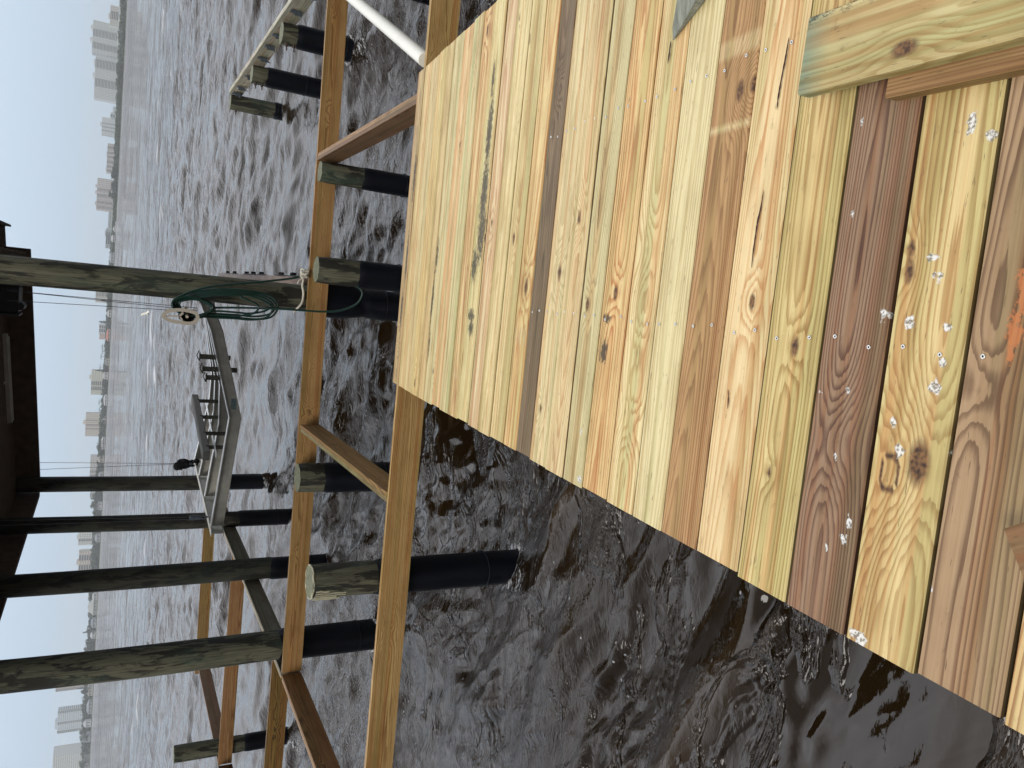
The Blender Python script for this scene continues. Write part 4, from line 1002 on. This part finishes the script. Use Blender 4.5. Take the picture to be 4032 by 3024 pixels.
TREES = [
 ('dark bushy tree on the skyline just right of the pink tower block', .083, .0074, 22, 'round', 'bushy_tree', 1), ('second dark tree beside the pink tower block, a little lower', .094, .0062, 20, 'round', 'bushy_tree', 1),
 ('third dark tree in the gap left of the low pale flats', .106, .0068, 18, 'round', 'bushy_tree', 1), ('small round dark tree in front of the low pale flats', .1135, .0060, 12, 'round', 'bushy_tree', 1),
 ('palm standing clear above the red roofed house', -.0620, .0102, 12, 'cone', 'slim_conifer', 1), ('pointed conifer left of the hose piling cables', -.0375, .0098, 10, 'cone', 'slim_conifer', 1),
 ('dark slim conifer at the right end of the cream block', -.1180, .0118, 9, 'cone', 'slim_conifer', 1), ('feathery palm just right of the cream block', -.1150, .0080, 16, 'palm', 'palm_tree', 1),
 ('broad dome shaped tree left of the peach tower', -.2110, .0080, 46, 'round', 'bushy_tree', 1), ('leafy tree at the foot of the peach tower', -.1820, .0066, 26, 'round', 'bushy_tree', 1),
 ('tree with bare top twigs between the first two left pilings', -.2740, .0122, 24, 'round', 'bushy_tree', 0), ('tall tree left of the farthest piling, in front of a pale block', -.2690, .0098, 20, 'round', 'bushy_tree', 1),
 ('tree below the white tower with dark windows', -.3050, .0088, 22, 'round', 'bushy_tree', 1), ('lone conifer above the woods near the blotchy piling', -.4330, .0118, 12, 'cone', 'slim_conifer', 1),
 ('broad tree just left of the blotchy piling', -.4880, .0130, 20, 'round', 'bushy_tree', 1), ('thin bare conifer between the pink tower edge and the blue tower', -.5030, .0150, 8, 'cone', 'slim_conifer', 1),
 ('stepped tree left of the thin bare conifer', -.5090, .0124, 16, 'round', 'bushy_tree', 1), ('tree between the blue tower and the white tower', -.5640, .0122, 22, 'round', 'bushy_tree', 0),
 ('rounded tree at the foot of the farthest left white tower', -.5990, .0112, 22, 'round', 'bushy_tree', 0), ('bright green tree on the right shore below the grey tower pair', .2200, .0062, 24, 'round', 'bushy_tree', 0),
 ('olive tree on the right shore in front of the twin towers', .2080, .0064, 20, 'round', 'bushy_tree', 0), ('tree at the right end of the far shore', .2560, .0062, 20, 'round', 'bushy_tree', 0),
 ('small palm above the low red brown building', -.0905, .0068, 10, 'palm', 'palm_tree', 1), ('row palm right of the cream block, tallest of three', -.1020, .0074, 12, 'palm', 'palm_tree', 1),
 ('row palm nearest the red roofed house', -.0960, .0062, 11, 'palm', 'palm_tree', 1), ('palm between the cream block and the peach tower', -.1555, .0072, 12, 'palm', 'palm_tree', 1), ('shorter palm close to the peach tower', -.1640, .0066, 11, 'palm', 'palm_tree', 1)]
TREES[4] = ('slim conifer standing clear above the red roofed house',)+TREES[4][1:]
for i, (lb, q, h, wd, stl, nm, dk_) in enumerate(TREES): far_tree(lb, q, h, wd, 50+i, M_LEAFD if dk_ else M_LEAF, SY+10, stl, nm)

def mat_facade(nm, wall, glass, sx, sz, fx, fz):
    m = NT(nm); tcn = m.n('ShaderNodeTexCoord'); sp = m.n('ShaderNodeSeparateXYZ'); m.l(tcn.outputs['Object'], sp.inputs[0])
    a = m.math('LESS_THAN', m.math('FRACT', m.math('DIVIDE', sp.outputs[0], sx)), fx)
    b = m.math('LESS_THAN', m.math('FRACT', m.math('DIVIDE', sp.outputs[2], sz)), fz)
    m.base(m.mix(m.math('MULTIPLY', a, b), wall, glass)); m.set(Roughness=.6); return m.m
def tower(label, q0, q1, h, Y, wall, floors, bays, glass=(96, 104, 116), pent=(), cat='tower block', nm='apartment_tower', base=1.0, win=True, lean=0, group='tower blocks across the bay'):
    """q0<q1 X/Y limits, h height ratio; bays: list of (start, end) fractions that are balcony stacks"""
    wall = tuple(.5*a+.5*b for a, b in zip(wall, (208, 214, 222)))  # distance haze painted into the wall: blended towards pale grey-blue
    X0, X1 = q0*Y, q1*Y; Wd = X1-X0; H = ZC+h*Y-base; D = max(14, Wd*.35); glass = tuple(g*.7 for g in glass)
    root = empty(nm, ((X0+X1)/2, Y, base)); tag(root, label, cat, group)
    fh = H/floors
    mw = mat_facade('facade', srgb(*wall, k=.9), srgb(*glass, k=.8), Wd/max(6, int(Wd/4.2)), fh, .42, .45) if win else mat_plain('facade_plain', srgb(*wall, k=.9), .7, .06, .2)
    mb = MB(); edges = [0.0]
    for (a, b2) in bays: edges += [a, b2]
    edges.append(1.0)
    for a, b2 in zip(edges[::2], edges[1::2]):
        if b2 > a: mb.box(-Wd/2+a*Wd, -Wd/2+b2*Wd, 0, D, 0, H)
    mb.box(-Wd/2+.3, Wd/2-.3, 2.2, D-.3, 0, H-.4)
    mb.build('wall', mw, root)
    for (a, b2) in bays:
        g = MB(); xa, xb = -Wd/2+a*Wd, -Wd/2+b2*Wd
        g.box(xa, xb, 1.9, 2.15, 0, H-1); bo = g.build('balcony_glazing', mat_glass_far, root)
        s_ = MB()
        for k in range(floors+1): s_.box(xa, xb, -.6, 1.85, k*fh-.35, k*fh+.75 if k < floors else k*fh)
        s_.build('balcony', mat_plain('balcony_front', srgb(*wall, k=1.0), .7, .05, .3), root)
    for (a, b2, ph) in pent:
        g = MB(); g.box(-Wd/2+a*Wd, -Wd/2+b2*Wd, 2, D-2, H-.2, H+ph*Y); g.build('penthouse', mat_plain('penthouse_wall', srgb(*wall, k=.88), .7, .05, .3), root)
    return root
mat_glass_far = mat_plain('far_window_glass', srgb(64, 70, 84), .35, .1, .3)
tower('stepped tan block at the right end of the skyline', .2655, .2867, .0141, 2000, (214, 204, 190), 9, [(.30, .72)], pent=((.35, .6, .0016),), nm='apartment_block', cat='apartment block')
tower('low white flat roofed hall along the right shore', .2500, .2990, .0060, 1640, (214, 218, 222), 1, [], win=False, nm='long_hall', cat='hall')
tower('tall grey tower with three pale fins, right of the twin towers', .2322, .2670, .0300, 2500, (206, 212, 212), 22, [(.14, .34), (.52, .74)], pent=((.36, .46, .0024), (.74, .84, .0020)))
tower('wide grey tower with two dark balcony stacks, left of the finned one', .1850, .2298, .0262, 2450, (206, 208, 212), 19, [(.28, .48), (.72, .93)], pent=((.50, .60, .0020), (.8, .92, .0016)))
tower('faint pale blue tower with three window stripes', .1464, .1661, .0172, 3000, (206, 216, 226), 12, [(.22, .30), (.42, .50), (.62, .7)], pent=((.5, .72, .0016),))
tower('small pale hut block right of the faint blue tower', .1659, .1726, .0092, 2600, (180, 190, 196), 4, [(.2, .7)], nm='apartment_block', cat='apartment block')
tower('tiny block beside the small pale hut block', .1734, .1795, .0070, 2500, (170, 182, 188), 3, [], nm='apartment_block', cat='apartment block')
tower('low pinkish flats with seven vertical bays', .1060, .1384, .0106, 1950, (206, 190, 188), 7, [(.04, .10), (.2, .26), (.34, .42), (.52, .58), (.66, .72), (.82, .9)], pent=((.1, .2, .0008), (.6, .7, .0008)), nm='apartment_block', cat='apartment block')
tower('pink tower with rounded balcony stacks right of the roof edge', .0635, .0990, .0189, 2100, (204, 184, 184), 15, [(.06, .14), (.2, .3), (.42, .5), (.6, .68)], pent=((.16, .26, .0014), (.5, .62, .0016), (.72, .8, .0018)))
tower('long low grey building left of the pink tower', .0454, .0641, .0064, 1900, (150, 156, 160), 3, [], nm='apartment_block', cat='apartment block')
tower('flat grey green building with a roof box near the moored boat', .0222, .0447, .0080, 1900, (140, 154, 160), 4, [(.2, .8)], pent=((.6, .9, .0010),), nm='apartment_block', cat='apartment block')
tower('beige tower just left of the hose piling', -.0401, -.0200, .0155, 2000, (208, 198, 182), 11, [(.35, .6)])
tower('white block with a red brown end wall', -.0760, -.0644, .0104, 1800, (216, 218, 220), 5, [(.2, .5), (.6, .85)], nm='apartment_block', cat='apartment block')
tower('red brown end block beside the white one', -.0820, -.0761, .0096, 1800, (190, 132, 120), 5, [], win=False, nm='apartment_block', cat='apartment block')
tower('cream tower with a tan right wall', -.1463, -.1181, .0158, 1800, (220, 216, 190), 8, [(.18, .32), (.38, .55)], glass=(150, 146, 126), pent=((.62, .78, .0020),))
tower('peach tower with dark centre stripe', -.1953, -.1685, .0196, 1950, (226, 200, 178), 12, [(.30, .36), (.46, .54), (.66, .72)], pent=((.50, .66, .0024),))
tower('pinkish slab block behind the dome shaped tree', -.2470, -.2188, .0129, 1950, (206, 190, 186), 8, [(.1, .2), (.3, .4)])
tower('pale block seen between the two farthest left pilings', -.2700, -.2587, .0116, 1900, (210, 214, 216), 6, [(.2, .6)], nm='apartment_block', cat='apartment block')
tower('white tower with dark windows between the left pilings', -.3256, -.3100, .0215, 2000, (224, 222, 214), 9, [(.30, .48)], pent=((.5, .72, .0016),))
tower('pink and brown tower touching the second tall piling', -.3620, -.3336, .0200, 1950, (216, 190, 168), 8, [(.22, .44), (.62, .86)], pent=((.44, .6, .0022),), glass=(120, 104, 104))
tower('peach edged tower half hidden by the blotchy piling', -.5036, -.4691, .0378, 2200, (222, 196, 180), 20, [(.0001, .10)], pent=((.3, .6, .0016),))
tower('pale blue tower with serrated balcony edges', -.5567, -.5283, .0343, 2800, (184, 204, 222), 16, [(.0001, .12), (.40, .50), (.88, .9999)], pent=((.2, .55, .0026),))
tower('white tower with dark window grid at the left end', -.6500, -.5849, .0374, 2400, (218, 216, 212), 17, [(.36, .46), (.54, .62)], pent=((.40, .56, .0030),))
# houses on the far shore
def mk_house(label, q, wd, h, Y, wall, roofc, seed, rh=.45):
    X = q*Y; root = empty('waterfront_house', (X, Y, 1.0)); tag(root, label, 'house', 'houses along the far shore')
    a = wd/2; D = wd*.6
    mb = MB(); mb.box(-a, a, 0, D, 0, h); mb.build('wall', mat_plain('house_wall', srgb(*wall, k=.75), .7, .08, .2), root)
    mb = MB(); r_ = h*rh+1.5; o_ = a*1.1
    mb.add([(-o_, -1, h+.01), (o_, -1, h+.01), (o_, D+1, h+.01), (-o_, D+1, h+.01), (-a*.55, D/2, h+r_), (a*.55, D/2, h+r_)], [(0, 1, 5, 4), (2, 3, 4, 5), (1, 2, 5), (3, 0, 4), (3, 2, 1, 0)])
    mb.build('roof', mat_plain('house_roof', srgb(*roofc, k=.75), .8, .1, .3), root)
    rr = random.Random(seed)
    for k in range(max(2, int(wd/6))):
        x = -a+wd*(k+.5)/max(2, int(wd/6)); g = MB(); g.box(x-.9, x+.9, -.06, .05, h*.35, h*.8); g.build('window', mat_glass_far, root)
H_ = [('low house with a wide red roof', -.0770, 21, 3.2, (196, 190, 180), (196, 120, 100)), ('white house below the hose piling cables', -.0520, 12, 3.6, (222, 222, 220), (186, 186, 184)),
 ('pair of pale cabins right of the cream tower', -.1080, 12, 3.6, (214, 214, 210), (150, 150, 150)), ('white house with a round bay below the cream tower', -.1240, 12, 5.4, (226, 226, 226), (190, 190, 190)),
 ('long white boathouse left of the cream tower', -.1530, 18, 3.0, (230, 230, 230), (200, 204, 208)), ('small white house at the foot of the peach tower', -.1790, 12, 4.4, (216, 212, 204), (170, 166, 160)),
 ('low white hall left of the peach tower', -.2040, 20, 3.4, (224, 226, 228), (196, 198, 200)), ('tan house under the dome shaped tree', -.2230, 12, 6.0, (200, 196, 186), (170, 164, 156)),
 ('grey house beside the farthest left piling', -.2440, 16, 4.6, (176, 182, 186), (140, 146, 152)), ('white house right of the third piling', -.2790, 14, 5.2, (216, 218, 218), (150, 154, 158)),
 ('grey gabled house between the third and second pilings', -.3180, 14, 5.2, (190, 194, 196), (150, 156, 162)), ('large house with a steep pale roof', -.4040, 25, 5.4, (178, 184, 178), (186, 190, 186)),
 ('white house left of the steep roofed one', -.3900, 12, 5.0, (216, 218, 218), (180, 184, 186)), ('blue grey double house in the woods', -.4230, 16, 5.0, (182, 192, 200), (140, 150, 160)),
 ('white gabled boathouse nearest the blotchy piling', -.4380, 12, 5.0, (222, 226, 228), (200, 204, 208)), ('white villa left of the blotchy piling', -.4930, 22, 6.4, (206, 210, 212), (168, 172, 178)),
 ('cream bungalow below the thin bare conifer', -.5080, 18, 6.0, (204, 206, 200), (176, 176, 168)), ('grey flat house below the blue tower', -.5300, 22, 5.2, (176, 182, 188), (150, 158, 166)),
 ('white boxy house between the left towers', -.5500, 12, 8.0, (220, 224, 226), (196, 200, 204)), ('stacked terrace house in dark woods', -.5680, 16, 10, (176, 186, 196), (130, 138, 148)),
 ('long low house at the left end of the shore', -.6080, 34, 7.0, (170, 174, 176), (150, 154, 156)), ('small white shelter by the moored boat', .0340, 12, 3.2, (214, 216, 216), (190, 192, 194)),
 ('pale villa left of the moored boat', .0120, 18, 4.2, (196, 202, 206), (156, 166, 172))]
for i, (lb, q, wd, h, wl, rf) in enumerate(H_): mk_house(lb, q, wd, h, SY+4+(i % 3)*5, wl, rf, i, .45 if i != 11 else 1.3)
# moored white yacht
yt = empty('motor_yacht', (.046*1440, 1440, 0)); tag(yt, 'white motor yacht with a raked mast moored off the far shore', 'boat')
mb = MB(); Lh = 10.5
pr = [(-1, 1.5), (-.5, 1.7), (.2, 1.75), (.7, 1.2), (1.0, .1)]
vs = []
for (t, hw) in pr:
    for s_ in (-1, 1):
        vs += [(t*Lh, s_*hw, 1.5+.7*max(0, t)), (t*Lh*.94, s_*hw*.7, -.3)]
fs = []
for i in range(4):
    a = i*4; fs += [(a, a+4, a+5, a+1), (a+2, a+3, a+7, a+6), (a, a+2, a+6, a+4)]
fs += [(0, 1, 3, 2)]
mb.add(vs, fs); mb.build('hull', mat_plain('white_gelcoat', srgb(236, 238, 240, k=.9), .3, .03, 1), yt)
mb = MB(); mb.bbox(-6.5, 3, -1.2, 1.2, 1.6, 3.4, .3); mb.bbox(-4.5, .5, -1, 1, 3.4, 4.6, .3); cb = mb.build('cabin', mat_plain('white_cabin', srgb(236, 238, 240, k=.9), .4, .03, 1), yt)
mb = MB(); mb.box(-6, 2.4, -1.23, -1.2, 2.4, 3.0); mb.build('window', mat_glass_far, cb)
mb = MB(); mb.tube([(-2, 0, 4.4), (-4.2, 0, 8.2)], .28, 6); mb.build('mast', mat_plain('white_mast', srgb(230, 232, 236), .5), yt)
# gull over the bay
gl = MB(); gl.ball((0, 0, 0), (.22, .07, .07)); gl.add([(.05, 0, .03), (-.08, 0, .03), (-.15, .45, .20), (.0, .42, .20)], [(0, 1, 2, 3)]); gl.add([(.05, 0, .03), (-.08, 0, .03), (-.15, -.45, .20), (.0, -.42, .20)], [(3, 2, 1, 0)])
o = gl.build('seabird', M_PVC); o.location = (-2.6, 55, 1.0); o.rotation_euler = (.5, 0, .4); tag(o, 'white bird skimming the waves right of the middle', 'bird')

# ------------------------------------------------------------ haze
mb = MB(); mb.box(-3600, 3600, -60, 4700, -2.4, 130)
hz = NT('haze'); ntz = hz.t; ntz.nodes.remove(hz.b)
pv = ntz.nodes.new('ShaderNodeVolumePrincipled'); pv.inputs['Color'].default_value = (.93, .96, 1, 1); pv.inputs['Density'].default_value = .00018
pv.inputs['Anisotropy'].default_value = .1
ntz.links.new(pv.outputs[0], ntz.nodes['Material Output'].inputs['Volume'])
o = mb.build('haze', hz.m); tag(o, kind='stuff')
